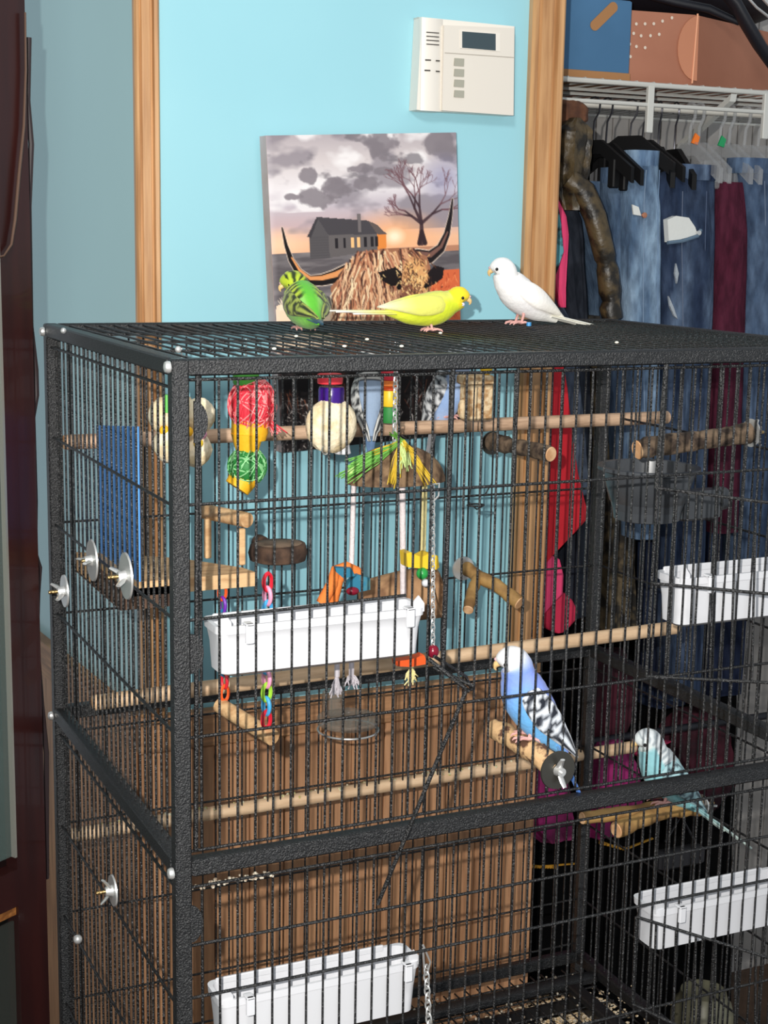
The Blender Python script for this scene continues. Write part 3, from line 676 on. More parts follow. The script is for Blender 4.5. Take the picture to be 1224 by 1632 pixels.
for z, s_ in ((-.62, .11), (-.30, .13), (.02, .12)):
    b = e0+fd*s_+bd*.12; tag(MB().lathe([(.02, .001), (.03, .004), (.036, .03), (.028, .06), (.018, .075), (.024, .09), (.022, .09), (.014, .074), (.022, .058), (.03, .03), (.024, .008)], (b.x, b.y, z), n=20, close=True).build('glass_vase', mat('murky_glass', (120, 140, 126), .15, alpha=.5)), ['small pale glass vase on the cabinet shelf at knee height', 'pale glass vase on the middle cabinet shelf', 'pale glass vase on the upper cabinet shelf'][[-.62, -.30, .02].index(z)], 'vase')
q0 = e0+fd*.02-bd*.022
st = [Vector((q0.x, q0.y, z)) for z in (0,)]
def cp(px, py, off=.024):          # point just in front of the cabinet's front plane
    d = RT*((px-612)/FPX)-UP*((py-816)/FPX)+_f; d = Vector(d); n_ = Vector((bd.x, bd.y, 0)); o_ = e0-bd*off
    t = (o_-Vector(CAM)).dot(n_)/d.dot(n_); return Vector(CAM)+d*t
tag(MB().tube([cp(40, 20), cp(41, 110), cp(38, 200), cp(30, 280), cp(24, 350), cp(18, 390), cp(6, 408), cp(-10, 412)], [.0022, .0026, .0032, .0036, .0036, .003, .0022, .002], n=10, sq=.5).build('leather_strap', M['strap']), 'flat brown strap hanging in a curve down the mahogany cabinet stile', 'strap')
tag(MB().tube([cp(46, 60, -.008), cp(44, 160, -.008), cp(50, 230, -.012), cp(46, 330, -.008), cp(49, 520, -.008), cp(57, 590, -.010), cp(58, 630, -.010), cp(52, 665, -.008), cp(56, 800, -.006), cp(55, 880, -.006), cp(63, 905, -.010), cp(60, 945, -.010), cp(58, 1020, -.008), cp(66, 1120, -.010), cp(74, 1200, -.010), cp(74, 1400, -.01)], .0032, n=8).build('power_cable', M['cable']), 'dark cable running loosely down the side edge of the mahogany cabinet', 'cable')

# ================================================================ CLOSET CLOTHES
def garment(name, label, cat, rows, Y, dep, colf=None, m_=None, fold=.10, nf=7, seed=1, group=None, parent=None, pname=None, hem=0.0):
    rows = sorted(rows); ys = [r[0] for r in rows]; NT = 44; NA = 44
    rn = random.Random(seed); ph = [rn.uniform(0, 6.28) for _ in range(4)]
    vs = []; cs = []
    for i in range(NT):
        t = i/(NT-1); py = ys[0]+(ys[-1]-ys[0])*t
        xl = np.interp(py, ys, [r[1] for r in rows]); xr = np.interp(py, ys, [r[2] for r in rows])
        a = P(xl, py, Y); b = P(xr, py, Y); cxx = (a.x+b.x)/2; hw = abs(b.x-a.x)/2; zz = (a.z+b.z)/2
        pinch = min(1, .55+t*3)
        for k in range(NA):
            an = 2*PI*k/NA; ca, sa = math.cos(an), math.sin(an)
            ex_ = abs(ca)**.7*(1 if ca > 0 else -1); ey_ = abs(sa)**.7*(1 if sa > 0 else -1)
            rp_ = 1+fold*math.sin(nf*an+ph[0]+1.2*math.sin(t*3+ph[1]))*min(1, .25+t*1.2)+fold*.4*math.sin(nf*2.3*an+ph[2]+t*2)+.04*math.sin(t*40+3*math.sin(an*2))*fold*4
            vs.append((cxx+ex_*hw*(1+(rp_-1)*.35), Y+dep/2+ey_*dep/2*pinch*rp_, zz+(hem*math.sin(an*3+ph[3]) if i == NT-1 else 0)))
            if colf: cs.append(colf(t, an, zz, cxx+ex_*hw, ca, sa))
    fs = [(i*NA+k, i*NA+(k+1) % NA, (i+1)*NA+(k+1) % NA, (i+1)*NA+k) for i in range(NT-1) for k in range(NA)]
    fs += [tuple(range(NA)), tuple(range((NT-1)*NA, NT*NA))]
    mb = MB(); mb.add(vs, fs, linn(cs) if colf else None)
    if parent is not None: o_ = mb.build(pname or name, m_ or M['cloth'], parent)
    elif name is None: return mb
    else:
        o_ = mb.build(name, m_ or M['cloth']); tag(o_, label, cat, group)
    return o_
def denim(base, light, seed, wash=1.0):
    b = np.array(base, float)*.7+np.mean(base)*.2; l = np.array(light, float)*.85+np.mean(light)*.15
    def f(t, an, z, x, ca, sa):
        n = float(fbm(x*60+seed, z*9, seed)); n2 = float(fbm(x*160, z*160, seed+3, 2))
        k = np.clip((n-.35)*2.2*wash*(.5+.5*math.sin(min(1, t*1.3)*PI)), 0, 1)
        return np.clip(b*(1-k)+l*k+(n2-.5)*26, 4, 250)
    return f
def jeans(label, rows, Y, dep, base, light, seed, band=True, group='jeans hanging on the closet rod', seamx=(.3, .72)):
    rows = sorted(rows); r0 = rows[0]; c = P((r0[1]+r0[2])/2, rows[-1][0], Y)
    th = thing('jeans', label, 'jeans', (c.x, Y+dep/2, c.z), group)
    garment('leg_fabric', None, None, rows, Y, dep, denim(base, light, seed), seed=seed, fold=.09, nf=5, parent=th, pname='leg_fabric')
    if band:
        b = P(r0[1], r0[0], Y); e = P(r0[2], r0[0], Y); hw = (e.x-b.x)/2; cx_ = (b.x+e.x)/2; vs = []; NA = 40
        mbx = MB(); cf = denim([v*1.15 for v in base], light, seed+5)
        cs = []
        for zz, gr in ((0, 1.02), (.003, 1.07), (-.019, 1.06), (-.022, 1.02)):
            for k in range(NA):
                an = 2*PI*k/NA; ca, sa = math.cos(an), math.sin(an)
                vs.append((cx_+abs(ca)**.7*(1 if ca > 0 else -1)*hw*gr, Y+dep/2+abs(sa)**.7*(1 if sa > 0 else -1)*dep/2*.66*gr, b.z+zz-.001)); cs.append(cf(.5, an, b.z+zz, vs[-1][0], ca, sa))
        order = [0, 1, 2, 3]; fs = []
        for a_ in range(3):
            for k in range(NA): fs.append((a_*NA+k, a_*NA+(k+1) % NA, (a_+1)*NA+(k+1) % NA, (a_+1)*NA+k))
        mbx.add(vs, fs, linn(cs)); mbx.build('waistband', M['cloth'], th)
    for s_ in seamx:
        pts = []
        for q_ in range(12):
            t = .05+.93*q_/11; py = rows[0][0]+(rows[-1][0]-rows[0][0])*t
            xl = np.interp(py, [r[0] for r in rows], [r[1] for r in rows]); xr = np.interp(py, [r[0] for r in rows], [r[2] for r in rows])
            p = P(xl+(xr-xl)*s_, py, Y+.004+dep*.5*(1-(1-abs(2*s_-1)**2.8)**.36)*.6); pts.append(p)
        MB().tube([p+Vector((0, -.004, 0)) for p in pts], .0007, n=5).build('seam', mat('pale_seam', tuple(int(v*.6+78) for v in base), .9) if s_ < .5 else mat('denim_seam', tuple(int(v*.8+50) for v in base), .9), th)
    return th
j3 = jeans('light blue jeans with a copper fly button, pale upturned waistband', [(240, 1017, 1062), (262, 1014, 1064), (300, 1008, 1060), (330, 1008, 1062), (450, 1006, 1062), (600, 1008, 1060), (720, 1014, 1056), (860, 1016, 1054)], .80, .06, (88, 122, 162), (156, 188, 216), 3)
q = P(1026, 343, .796); MB().lathe([(.0045, 0), (.0045, -.003), (.002, -.004)], q, n=14, axis='y').build('button', M['copper'], j3)
q = P(1013, 332, .80); MB().prism([P(1008, 326, .797), P(1018, 330, .797), (P(1022, 344, .797)), P(1010, 342, .797)], (0, .003, 0)).build('pocket_lining', M['pocket'], j3, smooth=False)
jeans('mid-blue jeans just left of the lightest pair, waistband pinched on a black hanger', [(268, 980, 1013), (300, 978, 1014), (340, 984, 1010), (450, 980, 1012), (600, 985, 1012), (720, 990, 1014), (800, 992, 1014)], .83, .06, (74, 104, 142), (130, 160, 190), 5)
jeans('blue jeans hanging nearest the camouflage sleeve', [(290, 940, 984), (320, 932, 986), (420, 956, 986), (500, 965, 990), (640, 975, 995), (800, 980, 1000)], .87, .07, (62, 88, 122), (110, 138, 168), 8)
j4 = jeans('dark blue distressed jeans with a white inside pocket showing', [(262, 1086, 1156), (285, 1064, 1157), (330, 1060, 1154), (400, 1062, 1152), (520, 1066, 1148), (700, 1066, 1142), (900, 1072, 1134), (1118, 1078, 1130)], .79, .07, (40, 58, 92), (110, 134, 164), 11, seamx=(.25, .66))
m = MB(); m.prism([P(a, b, .787) for a, b in [(1064, 350), (1078, 344), (1098, 347), (1108, 362), (1112, 374), (1090, 380), (1066, 386)]], (0, .012, 0)); m.build('pocket_lining', M['pocket'], j4, smooth=False)
m = MB(); m.tube([P(1064, 387, .786), P(1088, 384, .785), (P(1112, 376, .786)), P(1117, 366, .787)], .003, n=7); m.build('pocket_hem', mat('hem_denim', (92, 114, 134), .9), j4)
for pl in ([(1078, 420), (1082, 436), (1079, 452), (1076, 436)], [(1066, 472), (1074, 490), (1080, 508), (1075, 504), (1068, 488)]):
    MB().prism([P(a, b, .7885) for a, b in pl], (0, .004, 0)).build('frayed_patch', mat('frayed_threads', (160, 168, 176), .9, bump=(200, 1)), j4, smooth=False)
q = P(1113, 371, .785); MB().lathe([(.004, 0), (.004, -.003)], q, n=12, axis='y').build('rivet', M['chrome'], j4)
garment('trousers', 'plain dark maroon trousers between two pairs of blue jeans', 'trousers', [(290, 1162, 1203), (320, 1155, 1203), (430, 1150, 1199), (600, 1147, 1192), (850, 1142, 1184)], .79, .06, lambda t, an, z, x, ca, sa: np.array([84, 34, 52])+18*(float(fbm(x*90, z*12, 4))-.5), seed=14, fold=.05)
jeans('blue jeans at the right-hand edge with black stitching', [(252, 1192, 1262), (300, 1198, 1262), (560, 1200, 1260), (800, 1192, 1240), (980, 1186, 1228)], .78, .08, (62, 86, 122), (100, 126, 158), 17)
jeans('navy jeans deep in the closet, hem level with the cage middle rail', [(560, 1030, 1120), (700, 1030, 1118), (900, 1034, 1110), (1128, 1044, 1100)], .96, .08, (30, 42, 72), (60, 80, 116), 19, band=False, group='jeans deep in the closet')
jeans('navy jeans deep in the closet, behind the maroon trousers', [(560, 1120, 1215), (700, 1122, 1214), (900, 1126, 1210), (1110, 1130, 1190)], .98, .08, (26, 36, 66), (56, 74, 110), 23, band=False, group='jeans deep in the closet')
# jackets and tops at the left end of the rod
ck = thing('camouflage_jacket', 'glossy brown camouflage jacket with a gathered sleeve cuff', 'jacket', P(935, 510, .83), None)
garment('', None, None, [(186, 925, 940), (205, 893, 955), (240, 889, 952), (275, 889, 948), (310, 892, 940), (335, 900, 930)], .80, .09, m_=M['leather'], seed=31, parent=ck, pname='shoulder', fold=.14)
garment('', None, None, [(154, 888, 930), (170, 888, 946), (190, 888, 945), (215, 888, 915), (236, 888, 895)], .83, .05, m_=mat('suede_collar', (104, 66, 44), .9, noise=((78, 48, 34), 40, .4, .6)), seed=33, parent=ck, pname='collar')
m = MB(); m.tube([P(905, 285, .81), P(930, 305, .80), P(948, 345, .79), P(958, 385, .785), P(964, 410, .785), P(966, 418, .785), P(968, 430, .785), P(972, 465, .785), P(974, 480, .785), P(972, 490, .785), P(976, 508, .785)], [.018, .019, .018, .0175, .017, .0145, .0175, .018, .014, .017, .0165], n=18); m.build('sleeve', M['leather'], ck)
garment('coat', 'long mottled camouflage coat seen through the cage side, hanging low', 'coat', [(505, 950, 1000), (600, 962, 1010), (800, 964, 1020), (1005, 966, 1026)], .86, .10, m_=M['camodry'], seed=37, fold=.15)
garment('blouse', 'black and teal floral blouse beside the oak casing', 'blouse', [(298, 876, 884), (320, 874, 892), (350, 872, 898), (400, 872, 902), (440, 870, 888)], .77, .03, m_=M['garmentprint'], seed=41, fold=.12)
garment('vest_top', 'hot pink top edge showing beside the floral blouse', 'top', [(318, 884, 896), (345, 884, 907), (375, 884, 911), (420, 884, 908), (460, 888, 905), (490, 896, 904)], .80, .03, m_=M['pinkcloth'], seed=43, fold=.05)
garment('denim_jacket', 'charcoal denim jacket hanging between pink top and camouflage sleeve', 'jacket', [(285, 880, 898), (310, 880, 925), (345, 884, 940), (420, 895, 940), (520, 905, 945), (700, 915, 950), (850, 905, 948), (985, 905, 945)], .84, .09, denim((36, 42, 54), (62, 70, 84), 47), seed=47)
garment('skirt', 'grey-blue denim skirt tapering beside the red garment', 'skirt', [(440, 866, 880), (480, 868, 898), (520, 872, 920), (600, 880, 928), (700, 895, 938), (790, 905, 944)], .81, .03, denim((76, 90, 112), (120, 134, 152), 51), seed=51)
garment('dress', 'bright red dress with a slanting pointed hem by the oak casing', 'dress', [(450, 866, 873), (510, 866, 882), (560, 864, 900), (620, 862, 910), (700, 858, 918), (760, 855, 926), (800, 852, 936), (828, 850, 943), (850, 850, 925), (880, 850, 893), (905, 850, 866)], .78, .03, m_=M['redcloth'], seed=55, fold=.10)
garment('camisole', 'bubblegum pink camisole hanging below the red dress', 'top', [(876, 853, 860), (894, 852, 896), (920, 852, 902), (950, 850, 901), (962, 850, 888), (978, 850, 872)], .80, .025, m_=M['pinkcloth'], seed=57, fold=.04)
garment('sports_top', 'rounded raspberry top with black binding under the pink camisole', 'top', [(948, 886, 905), (960, 872, 916), (978, 866, 925), (992, 868, 922), (1002, 875, 912), (1009, 886, 900)], .83, .025, m_=mat('raspberry', (206, 40, 76), .85, bump=(160, .2)), seed=59, fold=.03)
# dark garments below
for i, (rows, Y) in enumerate([([(700, 850, 960), (900, 850, 950), (1200, 835, 945), (1760, 838, 945)], 1.02), ([(800, 955, 1070), (1100, 950, 1065), (1400, 940, 1060), (1780, 940, 1060)], 1.08), ([(900, 1070, 1190), (1200, 1065, 1186), (1400, 1055, 1178), (1780, 1040, 1176)], 1.10)]):
    garment('long_coat', ['long black coat nearest the oak casing, behind the red dress', 'long black coat hanging behind the cage corner post', 'long black coat deep in the closet beside the grey beadboard'][i], 'coat', rows, Y, .12, m_=M['blackcloth'], seed=60+i, fold=.12)
garment('cardigan', 'dark maroon cardigan hanging low behind the cage corner post', 'cardigan', [(1042, 950, 1005), (1080, 948, 1018), (1120, 946, 1022), (1160, 950, 1012), (1190, 955, 998)], .95, .05, m_=M['maroon'], seed=71)
garment('skirt', 'pleated wine-red skirt low in the closet at right', 'skirt', [(1140, 1100, 1150), (1165, 1078, 1170), (1210, 1070, 1176), (1262, 1066, 1180), (1300, 1064, 1150)], 1.0, .08, m_=M['maroon'], seed=73, fold=.2, nf=16)
garment('blouse', 'magenta blouse low in the closet by the wainscot edge', 'blouse', [(1192, 850, 880), (1225, 842, 905), (1250, 838, 915), (1290, 838, 918), (1320, 842, 922), (1342, 868, 922)], .88, .05, m_=M['magenta'], seed=75, fold=.12)
garment('blouse', 'magenta blouse behind the lowest perch, right of the cage corner post', 'blouse', [(1186, 962, 1000), (1205, 955, 1012), (1235, 948, 1025), (1290, 945, 1030), (1335, 946, 1008)], .90, .06, m_=M['magenta'], seed=77, fold=.15)
garment('scarf', 'crumpled cerise scarf scrap above the turquoise bird', 'scarf', [(1184, 1062, 1074), (1192, 1020, 1058), (1200, 1012, 1050), (1206, 1020, 1040)], .93, .02, m_=M['pinkcloth'], seed=78, fold=.1)
for i, (a_, b_, c_) in enumerate([((838, 1378), (885, 1379), (920, 1376)), ((955, 1340), (1000, 1352), (1040, 1336))]):
    m = MB(); pts = [P(*a_, .97), P((a_[0]+b_[0])/2, (a_[1]+b_[1])/2+2, .965), P(*b_, .965), P(*c_, .97)]
    m.tube(pts, .0034, n=8, sq=.4)
    for k in range(12): 
        p = pts[0].lerp(pts[2], k/11); m.ball((p.x, p.y-.002, p.z-.003), .003, n=6, m=4)
    tag(m.build('lace_trim', M['goldlace']), ['gold lace trim crossing the black coat near the wainscot', 'gold lace trim hanging in a loop behind the forked branch'][i], 'trim')
m = MB(); m.cbox(P(1052, 1392, 1.0), P(1112, 1340, 1.03), .006); m.tube([P(1060, 1342, 1.01), P(1085, 1300, 1.01), P(1108, 1342, 1.01)], .003)
tag(m.build('handbag', mat('dark_grey_bag', (40, 40, 44), .6)), 'small charcoal handbag hanging low in the dark closet', 'bag')
q = P(1120, 1600, 1.02); jz = FL
tag(MB().lathe([(.05, 0), (.062, .01), (.064, q.z-FL-.02), (.058, q.z-FL+.004), (.05, q.z-FL+.012), (.046, q.z-FL+.03)], (q.x, q.y, FL), n=28).build('floor_vase', M['jar']), 'tall dull olive vase standing on the closet floor', 'vase')

lz = P(900, 1188, .93).z
tag(MB().tube([(.757, .93, lz), (2.2, .93, lz)], .007, n=12).build('closet_rod', M['bagblack']), 'dark lower closet rod that the magenta and maroon clothes hang from', 'rod')
# hangers: hook over the rod, body in the plane across the rod
def hanger(px, label, black=True, drop=.052, half=.17, group='hangers on the closet rod'):
    X = P(px, 165, RY).x; th = thing('clothes_hanger', label, 'hanger', (X, RY, rz-drop-.03), group)
    pts = []
    for k in range(12):
        a = math.radians(-35+(k/11)*215); pts.append((X, RY+math.cos(a)*.0125, rz+.001+math.sin(a)*.0105))
    pts += [(X, RY-.0115, rz-.012), (X, RY-.002, rz-.026), (X, RY, rz-drop)]
    MB().tube(pts, .0016 if black else .0030, n=8).build('hook', M['hook'] if black else M['hangclear'], th)
    m = MB(); mm = M['hangblack'] if black else M['hangclear']
    z = rz-drop
    poly = [(X-.004, RY-half, z-.064), (X-.004, RY-half, z-.040), (X-.004, RY-.02, z+.004), (X-.004, RY+.02, z+.004), (X-.004, RY+half, z-.040), (X-.004, RY+half, z-.064), (X-.004, RY+.02, z-.018), (X-.004, RY-.02, z-.018)]
    m.prism(poly, (.008, 0, 0)); m.build('body', mm, th, smooth=False)
    for s_ in (-1, 1): MB().cbox((X-.008, RY+s_*half*.55-.007, z-.072), (X+.008, RY+s_*half*.55+.007, z-.026), .002).build('clip', mm, th, smooth=False)
    return th
hl = ['first black hanger from the oak casing', 'second black hanger from the oak casing', 'third black hanger, beside the first jeans', 'fourth black hanger, above the mid-blue jeans', 'fifth black hanger, above the light blue jeans', 'sixth black hanger, last before the clear hangers']
for px, l, rz_, dp in zip((947, 968, 1006, 1026, 1052, 1078), hl, (.3, .2, .45, .35, -.3, -.2), (.060, .064, .050, .056, .066, .068)): hanger(px, l, half=.085, drop=dp).rotation_euler.z = rz_
cl_ = ['first clear plastic hanger after the black ones', 'clear hanger next to the orange size tag', 'clear hanger beside the green size tag', 'clear hanger right of the shelf brace', 'clear hanger second from the right edge', 'clear hanger at the right edge']
for px, l in zip((1102, 1116, 1150, 1165, 1190, 1212), cl_): hanger(px, l, False, half=.09, drop=.056)
for (px, py, mm, l) in ((1110, 222, M['tag_orange'], 'small orange size tag on a clear hanger'), (1152, 226, M['tag_green'], 'small green size tag on a clear hanger')):
    q = P(px, py, RY-.02); MB
    o_ = MB().prism([(q.x-.009, q.y, q.z-.006), (q.x+.003, q.y, q.z-.009), (q.x+.007, q.y, q.z+.004), (q.x-.002, q.y, q.z+.010)], (0, .003, 0)).build('size_tag', mm, smooth=False); tag(o_, l, 'tag')

# ================================================================ PERCHES
def dowel(label, a, b, r, m_, marks=0, grp='dowel perches across the cage'):
    th = thing('dowel_perch', label, 'perch', (Vector(a)+Vector(b))/2-Vector((0, 0, r)), grp)
    MB().tube([a, b], r, n=18).build('rod', m_, th)
    d = (Vector(b)-Vector(a)).normalized()
    for e, s in ((Vector(a), -1), (Vector(b), 1)): MB().tube([e+d*s*.0001, e+d*s*.0011], [r*.97, r*.9], n=18).build('cut_end', M['cutwood'], th)
    if marks:
        m = MB()
        for i in range(marks):
            p = Vector(a).lerp(Vector(b), random.uniform(.05, .8)); an = random.uniform(.6, 2.6); m.ball((p.x, p.y-math.cos(an)*r, p.z+math.sin(an)*r), random.uniform(.0012, .0026), n=6, m=4)
        tag(m.build('dried_marks', mat('dried_marks', (176, 166, 92), .8, noise=((226, 220, 200), 300, .4, .6)), th), None, None, kind='stuff')
    return th
d1a = PXp(103, 705, .014); d1b = P(1063, 665, d1a.y)
dowel('uppermost long wooden dowel, running just below the roof', d1a, d1b, .0088, M['doweltop'])
d2a = PXp(150, 1120, .014); d2b = P(1077, 1000, d2a.y); dowel('middle long wooden dowel crossing behind the upper white feeder', d2a, d2b, .0090, M['dowel'])
d3a = PXp(105, 1333, .014); d3b = P(1010, 1190, d3a.y); dowel('lowest long wooden dowel, speckled with yellowish droppings', d3a, d3b, .0088, M['dowel'], 70)

def washer(par, c, ax, R, m_='chrome', nut=True):
    c = Vector(c); ax = Vector(ax).normalized()
    w_ = MB(); w_.tube([c, c+ax*.0018], [R, R*.97], n=28); wo = w_.build('washer', M[m_], par)
    if nut:
        nm = MB(); nm.tube([c+ax*.0015, c+ax*.009], [.0062, .0048], n=12)
        u = ax.orthogonal().normalized()
        ang0 = random.uniform(0, 3)
        for s in (0, PI):
            v = (Matrix.Rotation(ang0+s, 3, ax) @ u)
            nm.tube([c+ax*.004+v*.003, c+ax*.008+v*.010, c+ax*.0125+v*.0155], [.0034, .0036, .0026], n=8, sq=.5)
        nm.build('wing_nut', M['chrome'], par)
        MB().tube([c, c+ax*(.019 if R > .0225 or R < .0195 else .012)], .0021, n=10).build('bolt', M['brass' if abs(ax.x) > .5 else 'chrome'], par)
    return wo
def branch_perch(name, label, pts, rads, m_, wc=None, wax=None, wR=.014, nut=True, forks=(), wm='chrome'):
    th = thing(name, label, 'perch', Vector(pts[0])-Vector((0, 0, rads[0])))
    def rough(pts, rads):
        P2 = []; R2 = []; n = 5
        for i in range(len(pts)-1):
            for k in range(n):
                t = k/n; P2.append(Vector(pts[i]).lerp(Vector(pts[i+1]), t)); R2.append((rads[i]*(1-t)+rads[i+1]*t)*random.uniform(.9, 1.12))
        P2.append(Vector(pts[-1])); R2.append(rads[-1]); return P2, R2
    p2, r2 = rough(pts, rads); MB().tube(p2, r2, n=16).build('stick', m_, th)
    d = (Vector(pts[-1])-Vector(pts[-2])).normalized(); MB().tube([Vector(pts[-1]), Vector(pts[-1])+d*.001], [rads[-1]*.98, rads[-1]*.9], n=16).build('cut_end', M['cutwood'], th)
    for fp_, fr in forks:
        p2, r2 = rough(fp_, fr); MB().tube(p2, r2, n=14).build('fork', m_, th)
        d = (Vector(fp_[-1])-Vector(fp_[-2])).normalized(); MB().tube([Vector(fp_[-1]), Vector(fp_[-1])+d*.001], [fr[-1]*.98, fr[-1]*.9], n=14).build('cut_end', M['cutwood'], th)
    if wc is not None: washer(th, wc, wax, wR, wm, nut)
    return th
YBK = YB-.012
# dark bark stub on the rear panel (upper right)
branch_perch('bark_perch', 'dark bark perch bolted to the rear wires, pale cut end over the red dress', [P(785, 704, YBK-.01), P(812, 710, YBK-.05), P(846, 716, YBK-.09), P(878, 724, YBK-.125)], [.012, .0105, .0098, .0098], M['bark'], P(784, 706, YBK-.004), (0, -1, 0), .016, False, wm='darkdisc')
YR_ = .20
c_ = PXp(1192, 690, XR-.012)
branch_perch('bark_perch', 'gnarled bark perch bolted to the right side above the grey bowl', [c_, P(1150, 697, c_.y), P(1090, 705, c_.y), P(1040, 711, c_.y), P(1016, 717, c_.y)], [.013, .0115, .012, .0115, .0115], M['bark'], c_+Vector((.004, 0, 0)), (1, 0, 0), .017, True)
c_ = PXp(1112, 1284, XR-.012)
branch_perch('forked_perch', 'forked tan branch bolted on the right side under the turquoise bird', [c_, P(1075, 1288, c_.y), P(1030, 1292, c_.y), P(985, 1297, c_.y), P(928, 1304, c_.y)], [.0125, .0115, .0095, .0085, .0075], M['tanbranch'], c_+Vector((.006, 0, 0)), (1, 0, 0), .014, True,
             forks=[([P(1062, 1290, c_.y), P(1030, 1303, c_.y-.01), P(982, 1323, c_.y-.02)], [.0105, .0098, .0102])])
branch_perch('forked_perch', 'small Y-shaped tan branch with a steel washer beside the hanging chain', [P(742, 905, YBK-.012), P(764, 920, YBK-.04), P(790, 932, YBK-.065), P(828, 961, YBK-.10)], [.0095, .009, .0085, .0095], M['tanbranch'], P(738, 906, YBK-.004), (0, -1, 0), .0165, False, [([P(762, 920, YBK-.038), P(752, 943, YBK-.06), P(746, 972, YBK-.085)], [.008, .007, .0072])])
# the bark perch in front, with the blue bird; its washer is outside the front wires
fc = P(890, 1228, -.002)
fe = P(786, 1160, .085)
fm = [Vector((fc.x, .004, fc.z)), P(858, 1202, .022), P(832, 1188, .042), P(806, 1170, .066), fe]
branch_perch('bark_perch', 'knobbly half-peeled perch on the front wires carrying the blue bird', fm, [.0105, .0125, .0098, .0112, .0098], M['peeled'], Vector((fc.x, -.0002, fc.z)), (0, -1, 0), .0205, True, wm='darkdisc')
# bolts with wing nuts outside the left side
for (px, py, R, l) in ((148, 893, .0225, 'upper middle'), (202, 918, .0235, 'right-hand'), (104, 942, .019, 'lowest left'), (181, 1419, .017, 'lower tier')):
    q = PXp(px, py, XL-.002)
    th = thing('wing_nut_bolt', {'upper middle': 'large washer and open wing nut left of the blue plastic board', 'right-hand': 'zinc wing nut on a wide washer over the lower edge of the blue board', 'lowest left': 'zinc wing nut lowest left of the three by the blue board', 'lower tier': 'single washer and wing nut on the lower tier side wires'}[l], 'bolt', q, 'wing nuts on the left side')
    washer(th, q, (-1, 0, 0), R)
q = PXp(124, 1497, XL-.003); tag(MB().ball(q, .0055, n=12, m=8).build('clip_head', M['chrome']), 'small dull bolt head low on the left side wires', 'bolt')

# ---- blue plastic board standing inside the left side
bl = [PXp(153, 678, .035), PXp(217, 680, .035), PXp(220, 940, .035), PXp(158, 884, .035)]
tag(MB().prism(bl, (.0035, 0, 0)).build('plastic_board', M['blueboard'], smooth=False), 'bright blue rectangular plastic board upright behind the left side wires', 'board')

# ---- feeders
def feeder(label, X0, X1, zt, zb, Y0, Y1, hooks, grp, backrise=.006):
    th = thing('feeder_tray', label, 'feeder', ((X0+X1)/2, (Y0+Y1)/2, zb), grp)
    m = MB(); t = .0022; ins = .006
    def ring(z, e, ex):
        a, b, c, d = X0-ex+e, X1+ex-e, Y0-ex*.4+e, Y1+ex-e; r = .009; L = []
        for (cx_, cy_, a0) in ((b-r, c+r, -90), (b-r, d-r, 0), (a+r, d-r, 90), (a+r, c+r, 180)):
            for k in range(6):
                an = math.radians(a0+90*k/5); L.append((cx_+r*math.cos(an), cy_+r*math.sin(an), z))
        return L
    rings = [ring(zb, ins+.004, 0), ring(zb+.004, ins*.6, 0), ring(zb+.03, ins*.35, 0), ring(zt-.008, 0, 0), ring(zt-.0075, 0, .0015), ring(zt, 0, .002), ring(zt, t, 0), ring(zt-.03, t+ins*.3, 0), ring(zb+.004, ins+t, 0)]
    vs = [p for r_ in rings for p in r_]; n = 24; fs = []
    for i in range(len(rings)-1):
        for k in range(n): fs.append((i*n+k, i*n+(k+1) % n, (i+1)*n+(k+1) % n, (i+1)*n+k))
    fs += [tuple(range(n-1, -1, -1)), tuple(range((len(rings)-1)*n, len(rings)*n))]
    m.add(vs, fs); m.build('tray_body', M['white'], th)
    # raised back rim and pointed end ears
    MB().cbox((X0+.008, Y1-.003, zt-.004), (X1-.022, Y1+.0005, zt+backrise), .001).build('back_rim', M['white'], th, smooth=False)
    for xx in (X0, X1-.012): MB().prism([(xx, Y0+.001, zt-.004), (xx+.012, Y0+.001, zt-.004), (xx+.012, Y0+.001, zt+.004), (xx+.006, Y0+.001, zt+.012), (xx, Y0+.001, zt+.006)], (0, .0022, 0)).build('end_ear', M['white'], th, smooth=False)
    for hx in hooks:
        MB().cbox((hx-.0042, -.0015, zt-.016), (hx+.0042, .003, zt+.003), .001).build('hook', M['white'], th, smooth=False)
        MB().cbox((hx-.0042, -.0015, zt+.0005), (hx+.0042, Y0+.003, zt+.003), .0008).build('hook', M['white'], th, smooth=False)
    return th
def fx(px, py, Y=.01): return P(px, py, Y)
g4 = 'white feeder trays hooked on the front wires'
A_, B_ = fx(348, 982), fx(676, 952); C_ = fx(350, 1084)
feeder('upper left long white feeder tray, tassels hanging below it', A_.x, B_.x, (A_.z+B_.z)/2-.010, C_.z, .008, .052, (fx(393, 985).x, fx(648, 958).x), g4, .002)
A_, B_ = fx(352, 1586), fx(668, 1524); C_ = fx(668, 1607)
feeder('lower left long white feeder tray beside a chain', A_.x, B_.x, A_.z-.006, C_.z-.006, .008, .050, (fx(394, 1580).x, fx(645, 1528).x), g4, .003)
A_ = fx(1084, 918); C_ = fx(1087, 1003)
feeder('upper right white feeder tray at the right edge behind the open wire flap', A_.x, A_.x+.20, A_.z-.003, C_.z, .008, .052, (fx(1126, 915).x,), g4, .004)
q = P(1036, 947, .066); MB().prism([(q.x-.004, .066, q.z-.006), (q.x+.012, .066, q.z-.009), (q.x+.012, .066, q.z+.009), (q.x-.002, .066, q.z+.007)], (0, .003, 0))
A_ = fx(1044, 1448); C_ = fx(1046, 1521)
feeder('lower right white feeder tray behind the open wire flap', A_.x, A_.x+.20, A_.z-.002, C_.z, .008, .052, (fx(1080, 1437).x,), g4, .003)

